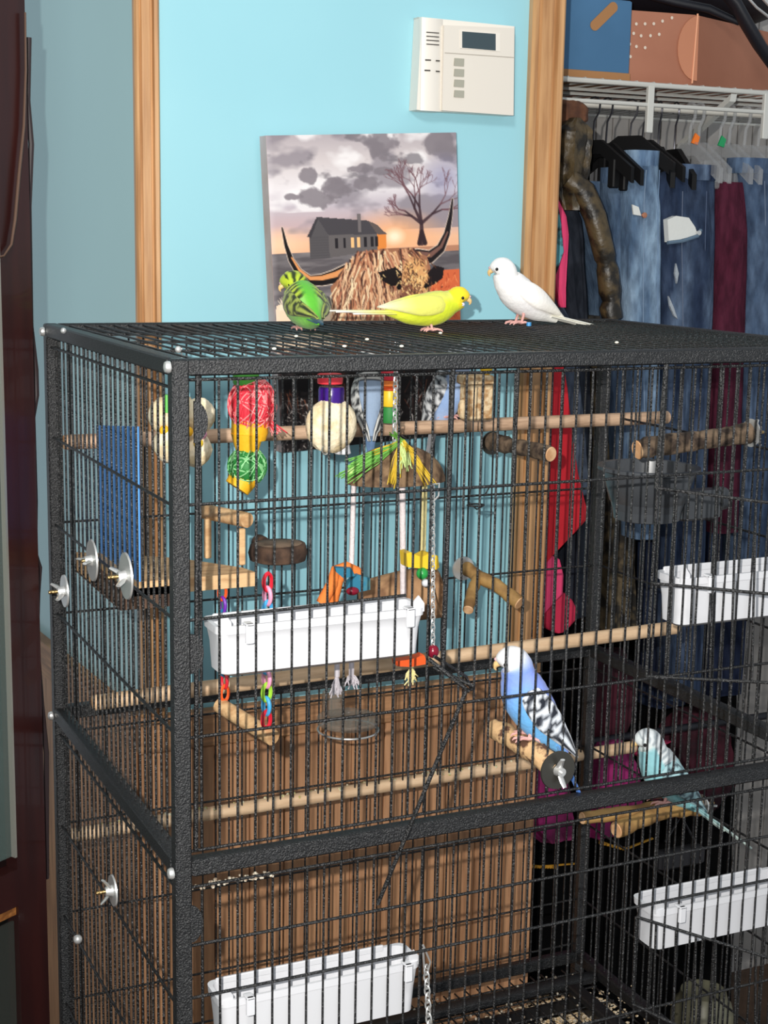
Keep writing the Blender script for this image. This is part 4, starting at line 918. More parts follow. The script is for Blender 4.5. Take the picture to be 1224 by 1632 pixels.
# ---- grey food bowl on the right side
q = P(1034, 748, .24); bo = thing('food_bowl', 'dark grey plastic bowl clamped under the right bark perch', 'bowl', (q.x, q.y, P(1030, 828, .24).z))
zb = bo.location.z; H_ = q.z-zb+.004
MB().lathe([(.032, 0), (.040, .002), (.043, H_*.33), (.046, H_*.36), (.054, H_*.8), (.056, H_*.9), (.062, H_*.94), (.062, H_), (.055, H_), (.050, H_*.6), (.040, H_*.12), (.0, H_*.1)], (q.x, q.y, zb), n=40, close=True).build('bowl', M['bowl'], bo)
MB().cbox((q.x+.045, q.y-.012, zb-.004), (XR-.004, q.y+.012, zb+H_*.5), .003).build('clamp_bracket', M['bowl'], bo, smooth=False)
MB().tube([(XR-.005, q.y, zb+H_*.3), (XR+.008, q.y, zb+H_*.3)], [.016, .014], n=16).build('clamp_nut', M['bowl'], bo)

# ---- corner platform with a small play stand
YP = .20
def slabp(pts, Y0, th_, name, m_, par): return None
pl = thing('wooden_platform', 'thick pine corner platform behind the front left post with a dowel stand on it', 'platform', P(320, 934, .30))
pz1 = P(330, 900, .25).z; 
a_ = P(228, 905, .33); b_ = P(408, 912, .235)
top_z = P(408, 912, .235).z; bot_z = P(408, 934, .235).z
poly = [(.022, .235, top_z), (b_.x, .235, top_z), (b_.x-.006, .262, top_z), (b_.x-.055, .330, top_z), (.040, .385, top_z), (.022, .385, top_z)]
MB().prism(poly, (0, 0, bot_z-top_z)).build('board', M['pine'], pl, smooth=False)
u1 = P(385, 900, .275); u2 = P(331, 892, .32)
for u_, tpx in ((u1, (385, 842)), (u2, (334, 826))):
    t_ = P(tpx[0], tpx[1], u_.y); MB().cbox((u_.x-.0035, u_.y-.0035, top_z), (u_.x+.0035, u_.y+.0035, t_.z), .0008).build('upright', M['pine'], pl, smooth=False)
ta = P(394, 829, .262); tb2 = P(326, 815, .335); MB().tube([ta, tb2], .0085, n=16).build('top_dowel', M['pine'], pl)
# dark triangular log shelf on the left side wall
lg = thing('corner_shelf', 'dark triangular bark-edged shelf bolted inside the left side below the blue board', 'shelf', PXp(150, 955, .03))
L = [PXp(122, 950, .014), PXp(212, 910, .014), PXp(222, 935, .014), PXp(178, 950, .014), PXp(125, 966, .014)]
zl = PXp(170, 925, .014).z
MB().prism([(.016, .235, zl), (.016, .43, zl), (.060, .40, zl), (.105, .33, zl), (.085, .235, zl)], (0, 0, -.022)).build('board', M['darkwood'], lg, smooth=False)
MB().prism([(.0155, .36, zl+.001), (.0155, .43, zl+.001), (.058, .402, zl+.001)], (0, 0, -.020)).build('light_edge', M['pine'], lg, smooth=False)
# round dark log slice on the rear wires
q = P(448, 881, .44); ls = thing('log_slice', 'round dark bark log slice fixed horizontally to the rear wires', 'perch', (q.x, .445, q.z-.018))
m = MB(); prof = [(.030, -.0115), (.034, -.010), (.0365, 0), (.034, .009), (.031, .0105)]; m.lathe(prof, (0, 0, 0), n=26)
m.v = [(q.x+v[0]*1.02*(1+.04*math.sin(5*math.atan2(v[1], v[0]))), .448+v[1]*.9, q.z+v[2]) for v in m.v]; m.build('slice', M['darkwood'], ls)
MB().tube([(q.x-.01, .478, q.z+.004), (q.x-.01, .492, q.z+.004)], .010, n=18).build('washer', M['darkwood'], ls)
m = MB(); m.lathe([(.029, 0), (.027, .0012)], (0, 0, 0), n=26); m.v = [(q.x+v[0]*1.02, .448+v[1]*.9, q.z+v[2]+.0102) for v in m.v]; m.build('cut_face', mat('grey_cut_face', (140, 118, 98), .8, noise=((100, 82, 68), 50, .4, .6)), ls)

# ---- clear round shelf below the feeder
q = P(555, 1148, .43); cs = thing('round_shelf', 'smoky clear round shelf fixed low on the rear wires behind the upper tier floor', 'shelf', (q.x, .43, q.z-.006))
m = MB(); m.lathe([(.036, -.005), (.040, -.003), (.041, 0), (.040, .004), (.037, .005)], (q.x, .43, q.z), n=32); m.build('disc', M['smoke'], cs)
m = MB(); m.torus((q.x, .43, q.z-.012), .039, .0013, n=36); m.build('rim', M['chrome'], cs)
MB().cbox((q.x-.012, .462, q.z-.006), (q.x+.010, .490, q.z+.026), .003).build('bracket', M['smoke'], cs, smooth=False)

# ================================================================ TOYS
def chainlinks(p0, p1, mats, par, L=.018, R=.0022, wd=.6):
    p0, p1 = Vector(p0), Vector(p1); d = (p1-p0); n = max(1, round(d.length/(L*.78))); d.normalize()
    for i in range(n):
        c = p0.lerp(p1, (i+.5)/n); ax = (Vector((.35, -1, 0)) if i % 2 == 0 else Vector((1, .3, 0)))
        m = MB(); hl = (p1-p0).length/n*.62
        m.torus(c, hl*wd, R, ax=ax, n=16, m=6, sc=1/wd, up=(0, 0, 1)); m.build('link', mats[(n-1-i) % len(mats)], par)
def steelchain(name, label, p0, p1, L=.0075, R=.0007):
    p0, p1 = Vector(p0), Vector(p1); th = thing(name, label, 'chain', p1); n = int((p1-p0).length/(L*.68))
    ms = [None, None]
    for k in (0, 1):
        m = MB(); m.torus((0, 0, 0), L*.30, R, ax=(.5, -1, 0) if k == 0 else (1, .5, 0), n=12, m=5, sc=1.75, up=(0, 0, 1)); o_ = m.build('t', M['chrome'], origin=(0, 0, 0)); ms[k] = o_.data; bpy.data.objects.remove(o_)
    for i in range(n): child('chain_link', ms[i % 2], th, p0.lerp(p1, (i+.5)/n)-Vector(th.location))
    return th
def strands(m, c, R, n, r, sc=(1, 1, 1), L=1.6):
    for _ in range(n):      # arcs wrapped round a ball
        a = Vector([random.gauss(0, 1) for _ in range(3)]).normalized(); b = a.orthogonal().normalized(); b.rotate(Matrix.Rotation(random.uniform(0, 6), 3, a)); c2 = a.cross(b); t0 = random.uniform(0, 6); RR = R*random.uniform(.93, 1.05)
        pts = [Vector(c)+Vector(((a*.25+b*math.cos(t0+L*k/6)+c2*math.sin(t0+L*k/6)).normalized()[i]*RR*sc[i] for i in range(3))) for k in range(7)]
        m.tube(pts, r, n=4, cap=False)
def tuft(m, top, bot, n, spread, r=.0007):
    top, bot = Vector(top), Vector(bot)
    for _ in range(n):
        e = bot+Vector((random.gauss(0, spread), random.gauss(0, spread), random.gauss(0, spread*.7))); md = top.lerp(e, .5)+Vector((random.gauss(0, spread*.4), random.gauss(0, spread*.4), random.gauss(0, spread*.3)))
        m.tube([top+Vector((random.gauss(0, spread*.15), 0, 0)), md, e], r, n=4, cap=False)
# red / yellow / green foraging toy
YT = .30
t1 = thing('foraging_toy', 'tall hanging toy with green lid, red shredded paper ball and green ball', 'toy', P(395, 785, YT), 'hanging bird toys')
c = P(402, 645, YT); R = .0258
MB().ball(c, R*.9, n=18, m=12, sc=(1, 1, 1.15)).build('red_ball', M['red'], t1)
for nm, mm, k in (('shred', M['red'], 60), ('shred', M['redlight'], 80)):
    m = MB(); strands(m, c, R, k, .00075, (1, 1, 1.18)); tuft(m, c+Vector((.012, -.01, -.012)), c+Vector((.026, -.012, -.03)), 10, .004); tag(m.build(nm, mm, t1), None, None, kind='stuff')
q = P(392, 604, YT); MB().lathe([(.0135, -.006), (.0145, -.004), (.0145, .006), (.0125, .007)], q, n=24).build('lid', M['greenlid'], t1)
MB().tube([q, (q.x, q.y, -.002)], .0008).build('hanger_wire', M['chrome'], t1)
c = P(398, 684, YT+.004); MB().lathe([(.018, -.012), (.0205, -.004), (.020, .010), (.016, .016)], c, n=20).build('yellow_cup', M['yellow'], t1)
c = P(394, 708, YT); MB().lathe([(.012, -.009), (.016, .004), (.018, .012)], c, n=20).build('yellow_cup', M['yellow'], t1)
c = P(394, 743, YT-.002); MB().ball(c, .0198, n=16, m=10).build('green_ball', M['green'], t1)
for mm, k in ((M['green'], 60), (M['greenlight'], 60)):
    m = MB(); strands(m, c, .0212, k, .0007); tag(m.build('shred', mm, t1), None, None, kind='stuff')
c2 = P(383, 769, YT); m = MB(); m.tube([c2+Vector((.006, 0, .008)), c2+Vector((-.004, 0, -.006))], [.0165, .0145], n=20); m.build('yellow_cup', M['yellow'], t1)
# loofah ring toy at the left
t2 = thing('loofah_toy', 'cream loofah cluster toy with coloured beads behind the left corner post', 'toy', P(290, 742, .22), 'hanging bird toys')
for (px, py, r_, Y) in ((262, 662, .0165, .22), (318, 662, .0165, .23), (272, 708, .0175, .21), (312, 716, .0170, .22), (292, 652, .013, .24)):
    MB().ball(P(px, py, Y), r_, n=16, m=10, jit=.05, sc=(1, .9, 1.12)).build('loofah_piece', M['loofah'], t2)
for (px, py, mm) in ((262, 686, 'yellow'), (270, 694, 'red'), (282, 690, 'orangep'), (300, 688, 'yellow'), (322, 692, 'linkpink'), (316, 706, 'yelplastic'), (285, 698, 'linkblue')):
    MB().ball(P(px, py, .205), .0052, n=12, m=8).build('bead', M[mm], t2)
q = P(266, 648, .205); MB().tube([q+Vector((0, 0, -.006)), q+Vector((0, 0, .012))], .0038, n=12).build('bead', M['greenlid'], t2)
MB().tube([P(290, 650, .22), (P(290, 650, .22).x, .22, -.002)], .0008).build('hanger_wire', M['chrome'], t2)
# purple jar above round cream loofah
t3 = thing('loofah_toy', 'large round cream loofah disc hanging below a red-lidded purple jar', 'toy', P(528, 722, .27), 'hanging bird toys')
c = P(528, 678, .27)
MB().ball(c, .0305, n=26, m=16, jit=.03, sc=(1, .55, 1)).build('loofah_disc', M['loofah'], t3)
q = P(528, 632, .275); MB().lathe([(.013, -.014), (.0145, -.010), (.0145, .008), (.0135, .011)], q, n=22).build('purple_jar', M['purple'], t3)
q = P(526, 604, .275); MB().lathe([(.0138, -.005), (.0142, -.003), (.0142, .005), (.012, .006)], q, n=22).build('red_lid', M['redlid'], t3)
MB().tube([q, (q.x, q.y, -.002)], .0008).build('hanger_wire', M['chrome'], t3)
q = P(546, 716, .275); MB().lathe([(.0025, .012), (.007, .010), (.0085, 0), (.0095, -.004), (.0088, -.005)], q, n=20).build('bell_cup', M['white'], t3)
m = MB(); m.torus(P(519, 717, .262), .005, .0008, ax=(.2, -1, 0)); m.build('ring', M['chrome'], t3)
# green / yellow / orange sticks behind (tall striped toy near the chain)
t4 = thing('striped_toy', 'narrow red, orange, yellow and green toy hanging beside the roof chain', 'toy', P(622, 672, .40), 'hanging bird toys')
zz = [585, 606, 616, 622, 648, 674]
for i, mm in enumerate(('red', 'orange', 'orangep', 'yelplastic', 'green')):
    a, b = P(621, zz[i], .40), P(621, zz[i+1], .40); MB().lathe([(.0095, b.z-a.z+.0005), (.0105, (b.z-a.z)*.8), (.0105, (b.z-a.z)*.2), (.0095, 0)], a, n=18).build('block', M[mm], t4)
q = P(621, 585, .40); MB().tube([q, (q.x, q.y, -.002)], .0008).build('hanger_wire', M['chrome'], t4)
# beige seed block
q = P(757, 630, .40); t5 = thing('seed_block', 'beige pressed seed block with a small yellow cap hanging near the roof', 'treat', P(757, 668, .40), 'hanging bird toys')
a, b = P(741, 603, .40), P(779, 668, .40)
m = MB(); m.cbox((a.x, .388, b.z), (b.x, .415, a.z), .003); m.build('block', M['seedblock'], t5)
a2_, b2_ = P(737, 598, .40), P(780, 612, .40); MB().cbox((a2_.x, .386, b2_.z), (b2_.x, .417, a2_.z), .002).build('block_rim', M['seedblock'], t5)
m = MB(); m.ball(P(742, 652, .395), .012, n=12, m=8, jit=.08, sc=(.9, .8, 1.2)); m.build('crumbled_corner', M['seedblock'], t5)
q = P(775, 589, .40); MB().lathe([(.005, -.006), (.008, 0), (.0078, .004), (.006, .007)], q, n=16).build('yellow_cap', M['yelplastic'], t5); MB().tube([q, (q.x, q.y, -.002)], .0008).build('hanger_wire', M['chrome'], t5)
# coconut swing
YC = .235
ct = thing('coconut_toy', 'half coconut shell with green and yellow raffia, ropes dangling from it', 'toy', P(625, 960, YC), 'hanging bird toys')
cl0 = P(553, 772, YC); cr = P(706, 772, YC); mid = (cl0+cr)/2; ah = (cr.x-cl0.x)/2; hz = P(628, 710, YC).z-cl0.z
m = MB(); n1_, n2_ = 12, 32; vs = []
for i in range(n1_+1):
    t = i/n1_*PI/2
    for k in range(n2_):
        a = 2*PI*k/n2_; rr = math.cos(t)**.85 if i < n1_ else .02
        vs.append((mid.x+math.cos(a)*ah*rr, YC+math.sin(a)*ah*.62*rr, cl0.z+hz*math.sin(t)**1.15))
fs = [(i*n2_+k, i*n2_+(k+1) % n2_, (i+1)*n2_+(k+1) % n2_, (i+1)*n2_+k) for i in range(n1_) for k in range(n2_)]+[tuple(range(n1_*n2_, (n1_+1)*n2_))]
m.add(vs, fs); off = len(vs)
vs2 = [(mid.x+(v[0]-mid.x)*.92, YC+(v[1]-YC)*.92, cl0.z+(v[2]-cl0.z)*.9) for v in vs]; m.add(vs2, [tuple(reversed(f)) for f in fs])
for k in range(n2_): m.f.append((k, off+k, off+(k+1) % n2_, (k+1) % n2_))
m.build('shell', M['coco'], ct)
apx = P(630, 700, YC-.01)
for mm, tg in ((M['raffiag'], [((600, 728), 26, .0035), ((566, 742), 34, .0045), ((550, 762), 26, .0055), ((628, 692), 16, .003)]), (M['raffiay'], [((656, 718), 16, .002), ((626, 768), 26, .0032), ((688, 768), 24, .0036), ((598, 722), 8, .002)]), (M['raffiap'], [((646, 744), 26, .0045), ((560, 755), 10, .005)])):
    m = MB()
    for (e, n_, sp) in tg:
        for _k in range(n_): tuft(m, apx+Vector((random.gauss(0, .0015), -.016, random.gauss(0, .001))), P(e[0], e[1], YC-.048)+Vector((0, random.uniform(-.004, .012), 0)), 1, sp, .0006)
    tag(m.build('raffia', mm, ct), None, None, kind='stuff')
for (x0_, y0_, x1_, y1_, mm, r_) in ((564, 772, 560, 905, 'rope', .0030), (641, 772, 643, 968, 'rope', .0036), (677, 772, 674, 888, 'ropey', .0032)):
    MB().tube([P(x0_, y0_, YC), P((x0_+x1_)/2, (y0_+y1_)/2, YC+.001), P(x1_, y1_, YC)], r_, n=10).build('rope', M[mm], ct)
steelchain('steel_chain', 'short bright chain hanging from the roof to the coconut shell', (P(631, 585, YC-.01).x, YC-.01, -.002), P(628, 722, YC-.01), L=.009, R=.0009)
steelchain('steel_chain', 'long thin chain hanging right of the upper feeder, ending in a red bead', P(690, 775, .035), P(690, 1036, .03))
q = P(690, 1038, .03); tag(MB().ball(q, .0062, n=14, m=9, sc=(1, 1, 1.1)).build('bead', M['maroonbead']), 'dark red bead at the lower end of the long chain', 'bead')
m = MB(); m.tube([P(692, 780, .032), P(689, 772, .03), P(700, 770, .03), P(699, 790, .03), P(690, 800, .032)], .0009, n=7); tag(m.build('snap_clip', M['chrome']), 'small wire snap clip at the top of the long chain', 'clip')
steelchain('steel_chain', 'short chain hanging beside the lower left feeder tray', P(679, 1540, .02), P(684, 1640, .02), L=.011, R=.0011)
m = MB(); m.tube([P(674, 1506, .015), P(686, 1533, .015), P(683, 1545, .018), P(676, 1542, .018), P(674, 1512, .015)], .0011, n=7); tag(m.build('snap_clip', M['chrome']), 'wire snap clip on the short chain by the lower feeder', 'clip')
# cork tunnel
ck_ = thing('cork_tunnel', 'light brown cork bark tunnel hanging behind the upper feeder', 'hideout', P(645, 1010, .27))
cA, cB = P(585, 948, .29), P(700, 925, .24); m = MB(); ax = (cB-cA).normalized(); n_ = 26; vs = []
sd = ax.cross(Vector((0, 0, 1))).normalized(); upv = sd.cross(ax)
for RR in (1, .84):
    for i in range(9):
        c = cA.lerp(cB, i/8)
        for k in range(n_):
            a = 2*PI*k/n_; j = 1+.05*math.sin(3*a+i*.6)
            vs.append(c+sd*(math.cos(a)*.031*RR*j)+upv*(math.sin(a)*.030*RR*j)-Vector((0, 0, .012)))
fs = []
for s_ in (0, 1):
    for i in range(8):
        for k in range(n_): fs.append((s_*9*n_+i*n_+k, s_*9*n_+i*n_+(k+1) % n_, s_*9*n_+(i+1)*n_+(k+1) % n_, s_*9*n_+(i+1)*n_+k))
for i in (0, 8):
    for k in range(n_): fs.append((i*n_+k, i*n_+(k+1) % n_, 9*n_+i*n_+(k+1) % n_, 9*n_+i*n_+k))
m.add(vs, fs); m.build('bark_tube', M['bark2'], ck_)
# bits hanging on the ropes
fb = thing('fabric_toy', 'orange knotted fabric with teal dyed wood pieces above the feeder', 'toy', P(545, 975, .15), 'hanging bird toys')
m = MB(); 
m.tube([P(512, 962, .15), P(530, 930, .15), P(535, 908, .15), P(552, 902, .15), P(568, 910, .15), P(574, 925, .15)], [.006, .0065, .0055, .005, .0055, .005], n=10); m.tube([P(530, 960, .155), P(540, 925, .15), P(548, 915, .148)], [.006, .005, .004], n=9); m.build('fabric_strip', M['orange'], fb)
for (pts, th_) in (([(534, 905), (560, 906), (566, 918), (548, 922), (536, 912)], .008), ([(556, 930), (570, 916), (590, 922), (590, 940), (566, 945), (552, 940)], .012)):
    MB().prism([P(a, b, .138) for a, b in pts], (.002, th_, 0)).build('wood_piece', M['tealwood'], fb, smooth=False)
MB().ball(P(562, 942, .134), .0055, n=12, m=8, sc=(1.3, 1, .8)).build('bead', M['maroonbead'], fb)
yb = thing('bead_toy', 'chunky yellow block with a green bead on the cream rope', 'toy', P(674, 935, .2), 'hanging bird toys')
MB().prism([P(a, b, .185) for a, b in [(648, 882), (655, 880), (662, 884), (672, 888), (684, 882), (698, 886), (700, 904), (696, 908), (672, 906), (650, 904)]], (0, .018, 0)).build('yellow_block', M['yelplastic'], yb, smooth=False)
MB().ball(P(673, 914, .185), .0068, n=14, m=9).build('green_bead', M['greenbead'], yb); MB().ball(P(678, 929, .185), .0045, n=12, m=8).build('white_bead', M['white'], yb)
# tassels under the feeder
for i, (pts, mm, lab) in enumerate([(((537, 1078), (535, 1104)), 'ropegrey', 'grey string tassel under the middle of the feeder'), (((560, 1076), (564, 1090)), 'ropegrey', 'short grey tassel curling right under the feeder'), (((655, 1063), (655, 1084)), 'ropey', 'frayed cream rope end under the feeder corner')]):
    m = MB(); tuft(m, P(*pts[0], .16), P(*pts[1], .155), 34, .0042, .0008); m.tube([P(*pts[0], .16)+Vector((0, 0, .02)), P(*pts[0], .16)], .003, n=8)
    tag(m.build('tassel', M[mm]), lab, 'tassel')
m = MB(); m.prism([P(a, b, .10) for a, b in [(632, 1054), (660, 1050), (676, 1044), (682, 1058), (655, 1063), (634, 1062)]], (0, .012, 0)); tag(m.build('plastic_clip', M['orangep'], smooth=False), 'bright orange plastic piece under the right corner of the feeder', 'clip')
# little swing hung from coloured links under the platform
sw = thing('link_swing', 'short wooden bar swinging on two chains of coloured plastic links', 'swing', P(390, 1180, .21), 'hanging bird toys')
sa, sb = P(350, 1124, .235), P(435, 1176, .150); MB().tube([sa, sb], .0085, n=16).build('bar', M['pine'], sw)
ra = Vector((sa.x+.004, sa.y-.006, sa.z)); ta_ = P(354, 934, .245)
chainlinks(ta_, ra+Vector((0, 0, .008)), [M['orangep'], M['linkred'], M['linkteal'], M['linkpurple'], M['linkteal'], M['linkred'], M['linkteal'], M['linkpurple']], sw, R=.0019)
rb = Vector((sb.x-.006, sb.y+.004, sb.z)); tb_ = P(424, 915, .165)
chainlinks(Vector((tb_.x, .16, tb_.z)), rb+Vector((0, 0, .012)), [M['linkred'], M['linkblue'], M['linkgreen'], M['linkpink'], M['linkblue'], M['linkred'], M['linkpurple'], M['linkred'], M['linkblue'], M['linkpink']], sw, R=.0023)
# U shaped wire with a ring hanging at right
m = MB(); m.tube([(P(757, 600, .3).x, .3, -.002), P(751, 772, .3), P(747, 800, .3), P(760, 812, .3), P(770, 806, .3)], .0009, n=7); m.tube([(P(788, 600, .3).x, .3, -.002), P(784, 770, .3), P(772, 790, .3)], .0009, n=7); m.torus(P(758, 805, .3), .008, .0011, ax=(0, 0, 1), sc=1.3)
tag(m.build('hanging_wire', M['wire']), 'bare U-shaped wire holder with a ring hanging under the seed block', 'wire')
# cream millet sprig poking out behind the rear left post
m = MB()
for i in range(26):
    q = P(73+random.uniform(-3, 4), 1364+i*1.2, .50); m.ball(q, .0022, n=6, m=4)
tag(m.build('millet_spray', M['millet']), 'cream millet sprig poking out by the rear left post', 'treat')

# ================================================================ BUDGERIGARS
def cr(pts, n):                    # Catmull-Rom sampling of tuples
    P_ = [np.array(p, float) for p in pts]; P_ = [2*P_[0]-P_[1]]+P_+[2*P_[-1]-P_[-2]]; out = []
    m = len(P_)-3
    for i in range(n):
        t = i/(n-1)*m; k = min(int(t), m-1); f = t-k; a, b, c, d = P_[k:k+4]
        out.append(.5*((2*b)+(-a+c)*f+(2*a-5*b+4*c-d)*f*f+(-a+3*b-3*c+d)*f**3))
    return out
def budgie(label, foot, heading, pitch, headyaw, S, scale=1.0, tailp=None, tail=True, hup=.5, fluff=1.0, tlen=1.0, lift=0.0):
    th = thing('budgerigar', label, 'bird', foot, 'budgerigars')
    ch, sh_ = math.cos(heading), math.sin(heading)
    def G(p): return Vector((foot[0]+scale*(p[0]*ch-p[1]*sh_), foot[1]+scale*(p[0]*sh_+p[1]*ch), foot[2]+scale*p[2]))
    d = np.array([math.cos(pitch), 0, math.sin(pitch)]); n_ = np.array([-math.sin(pitch), 0, math.cos(pitch)]); fw = np.array([1.0, 0, -.05]); up = np.array([0, 0, 1.0])
    hip = np.array([-.004*math.cos(pitch), 0, .028+.006*math.sin(pitch)+lift])
    sp = [hip-d*.060+n_*.004, hip-d*.046+n_*.002, hip-d*.030, hip-d*.012, hip+d*.006, hip+d*.020+n_*.002, hip+d*.030+n_*.004]
    rs = [.0035, .0085, .0150, .0200, .0218, .0200, .0165]
    nk = sp[-1]; dd = d*(1-hup)+up*hup; h0 = nk+dd*.011; h1 = h0+(fw*.55+up*.4)*.009; h2 = h1+(fw*.9-up*.15)*.0075; h3 = h2+(fw*.5-up*.5)*.0052
    sp += [h0, h1, h2, h3]; rs += [.0150, .0146, .0108, .0035]
    N, A_ = 64, 36
    Q = cr([tuple(s)+(r,) for s, r in zip(sp, rs)], N)
    C = np.array([q[:3] for q in Q]); Rr = np.clip(np.array([q[3] for q in Q]), .002, None)
    def yawp(p, w):                # turn of the head about the neck
        a = headyaw*w; q = np.array(p)-nk; return np.array([nk[0]+q[0]*math.cos(a)-q[1]*math.sin(a), nk[1]+q[0]*math.sin(a)+q[1]*math.cos(a), p[2]])
    vs, cs = [], []
    for i in range(N):
        t = i/(N-1); T_ = C[min(i+1, N-1)]-C[max(i-1, 0)]; T_ /= np.linalg.norm(T_); nn = np.array([-T_[2], 0, T_[0]]); w_ = np.clip((t-.60)/.16, 0, 1); w_ = w_*w_*(3-2*w_)
        for k in range(A_):
            a = 2*PI*k/A_; fl_ = 1+.012*math.sin(a*9+i*1.3)
            r_ = Rr[i]*fl_; bel = 1.06 if math.sin(a) < 0 and t < .6 else 1.0
            p = C[i]+np.array([0, 1, 0])*math.cos(a)*r_*.96*fluff+nn*math.sin(a)*r_*bel*fluff
            p = yawp(p, w_); vs.append(G(p)); cs.append(S['body'](t, math.sin(a), abs(math.cos(a)), a, t*N))
    fs = [(i*A_+k, i*A_+(k+1) % A_, (i+1)*A_+(k+1) % A_, (i+1)*A_+k) for i in range(N-1) for k in range(A_)]+[tuple(range(A_)), tuple(range((N-1)*A_, N*A_))]
    m = MB(); m.add(vs, fs, linn(cs)); m.build('body', M['feather'], th)
    # wings
    for s in (-1, 1):
        key = [(.020, .0150, .004, .0085), (.012, .0190, .005, .0120), (-.002, .0212, .006, .0150), (-.018, .0202, .007, .0150), (-.032, .0160, .0085, .0120), (-.045, .0110, .0100, .0088), (-.057, .0062, .0110, .0050), (-.068, .0030, .0115, .0018)]
        W_ = cr(key, 34); B_ = 20; vs, cs = [], []
        for i, (ss, lat, dn, hw) in enumerate(W_):
            for k in range(B_):
                a = 2*PI*k/B_; u_ = math.cos(a)*hw; v_ = math.sin(a)*(.0034 if i < 28 else .002)
                tilt = .35+.5*i/34; p = hip+d*ss+n_*(dn+u_*math.cos(tilt)-v_*math.sin(tilt)*0)+np.array([0, s, 0])*(lat*fluff-max(0, u_)*math.sin(tilt)*.75+v_)
                vs.append(G(p)); cs.append(S['wing'](i/33, math.cos(a), i, k))
        fs = [(i*B_+k, i*B_+(k+1) % B_, (i+1)*B_+(k+1) % B_, (i+1)*B_+k) for i in range(33) for k in range(B_)]+[tuple(range(B_)), tuple(range(33*B_, 34*B_))]
        m = MB(); m.add(vs, fs, linn(cs)); m.build('wing', M['feather'], th)
    # tail: stacked tapering feathers
    if tail:
        tp = pitch if tailp is None else tailp; td = np.array([math.cos(tp), 0, math.sin(tp)]); tn = np.array([-math.sin(tp), 0, math.cos(tp)]); o0 = hip-d*.046+n_*.004
        for j, (ln, wd, lat) in enumerate(((.088, .0044, .0), (.070, .0046, .0036), (.070, .0046, -.0036), (.050, .0046, .0062), (.050, .0046, -.0062))):
            ln *= tlen; vs, cs = [], []; M_ = 12
            for i in range(M_):
                t = i/(M_-1); c = o0-td*ln*t+np.array([0, lat*(1-.55*t), 0])-tn*.0012*abs(j-.5); ww = wd*(1.05-.75*t**1.6)*(1 if t < .97 else .45)
                for k in range(8):
                    a = 2*PI*k/8; vs.append(G(c+np.array([0, math.cos(a)*ww, 0])+tn*math.sin(a)*.0013)); cs.append(S['tail'](t, j))
            fs = [(i*8+k, i*8+(k+1) % 8, (i+1)*8+(k+1) % 8, (i+1)*8+k) for i in range(M_-1) for k in range(8)]+[tuple(range(8)), tuple(range((M_-1)*8, M_*8))]
            m = MB(); m.add(vs, fs, linn(cs)); m.build('tail_feather', M['feather'], th)
    # head details
    hc = (h0+h1)/2; lf = np.array([0, 1, 0])
    bk = cr([tuple(h2+fw*.0048-up*.0005)+(.0036,), tuple(h2+fw*.0074-up*.0026)+(.0031,), tuple(h2+fw*.0080-up*.0056)+(.0018,), tuple(h2+fw*.0068-up*.0080)+(.0004,)], 10)
    m = MB(); m.tube([G(yawp(q[:3], 1)) for q in bk], [max(.0003, q[3])*scale for q in bk], n=10); m.build('beak', M[S.get('beak', 'beak')], th)
    m = MB(); m.ball(G(yawp(h2+fw*.0066+up*.0028, 1)), .0026*scale, n=10, m=7, sc=(1, 1.1, .8)); m.build('cere', M['cere'], th)
    for s in (-1, 1):
        pe = yawp(h1+fw*.0040-up*.0002+lf*s*.0128, 1); m = MB(); m.ball(G(pe), .0021*scale, n=12, m=8); e_ = m.build('eye', M['eye'], th)
        if S.get('cheek'):
            m = MB(); m.ball(G(yawp(h2-up*.0075+lf*s*.0086-fw*.002, 1)), .0026*scale, n=10, m=6, sc=(1.1, .5, .9)); m.build('cheek_patch', S['cheek'], th)
    # legs and feet (two toes forward, two back)
    for s in (-1, 1):
        f0 = np.array([0.0, s*.0085, .0015]); m = MB(); m.tube([G(hip+np.array([.002, s*.0085, -.012-lift*.5])), G(f0+np.array([-.003, 0, .010])), G(f0)], [.0030*scale, .0019*scale, .0017*scale], n=8)
        for (dx, dy, L_) in ((1, .35, .012), (1, -.2, .014), (-1, .4, .009), (-1, -.3, .010)):
            e = f0+np.array([dx, dy*s, 0])*L_*.95; m.tube([G(f0), G(f0+np.array([dx, dy*s, 0])*L_*.5+np.array([0, 0, .0012])), G(e+np.array([0, 0, -.0002])), G(e+np.array([dx*.0018, 0, -.0022]))], [.0016*scale, .0015*scale, .0012*scale, .0005*scale], n=7)
        m.build('foot', M['skin'], th)
    return th
def lerp3(a, b, t): t = max(0, min(1, t)); return [a[i]*(1-t)+b[i]*t for i in range(3)]
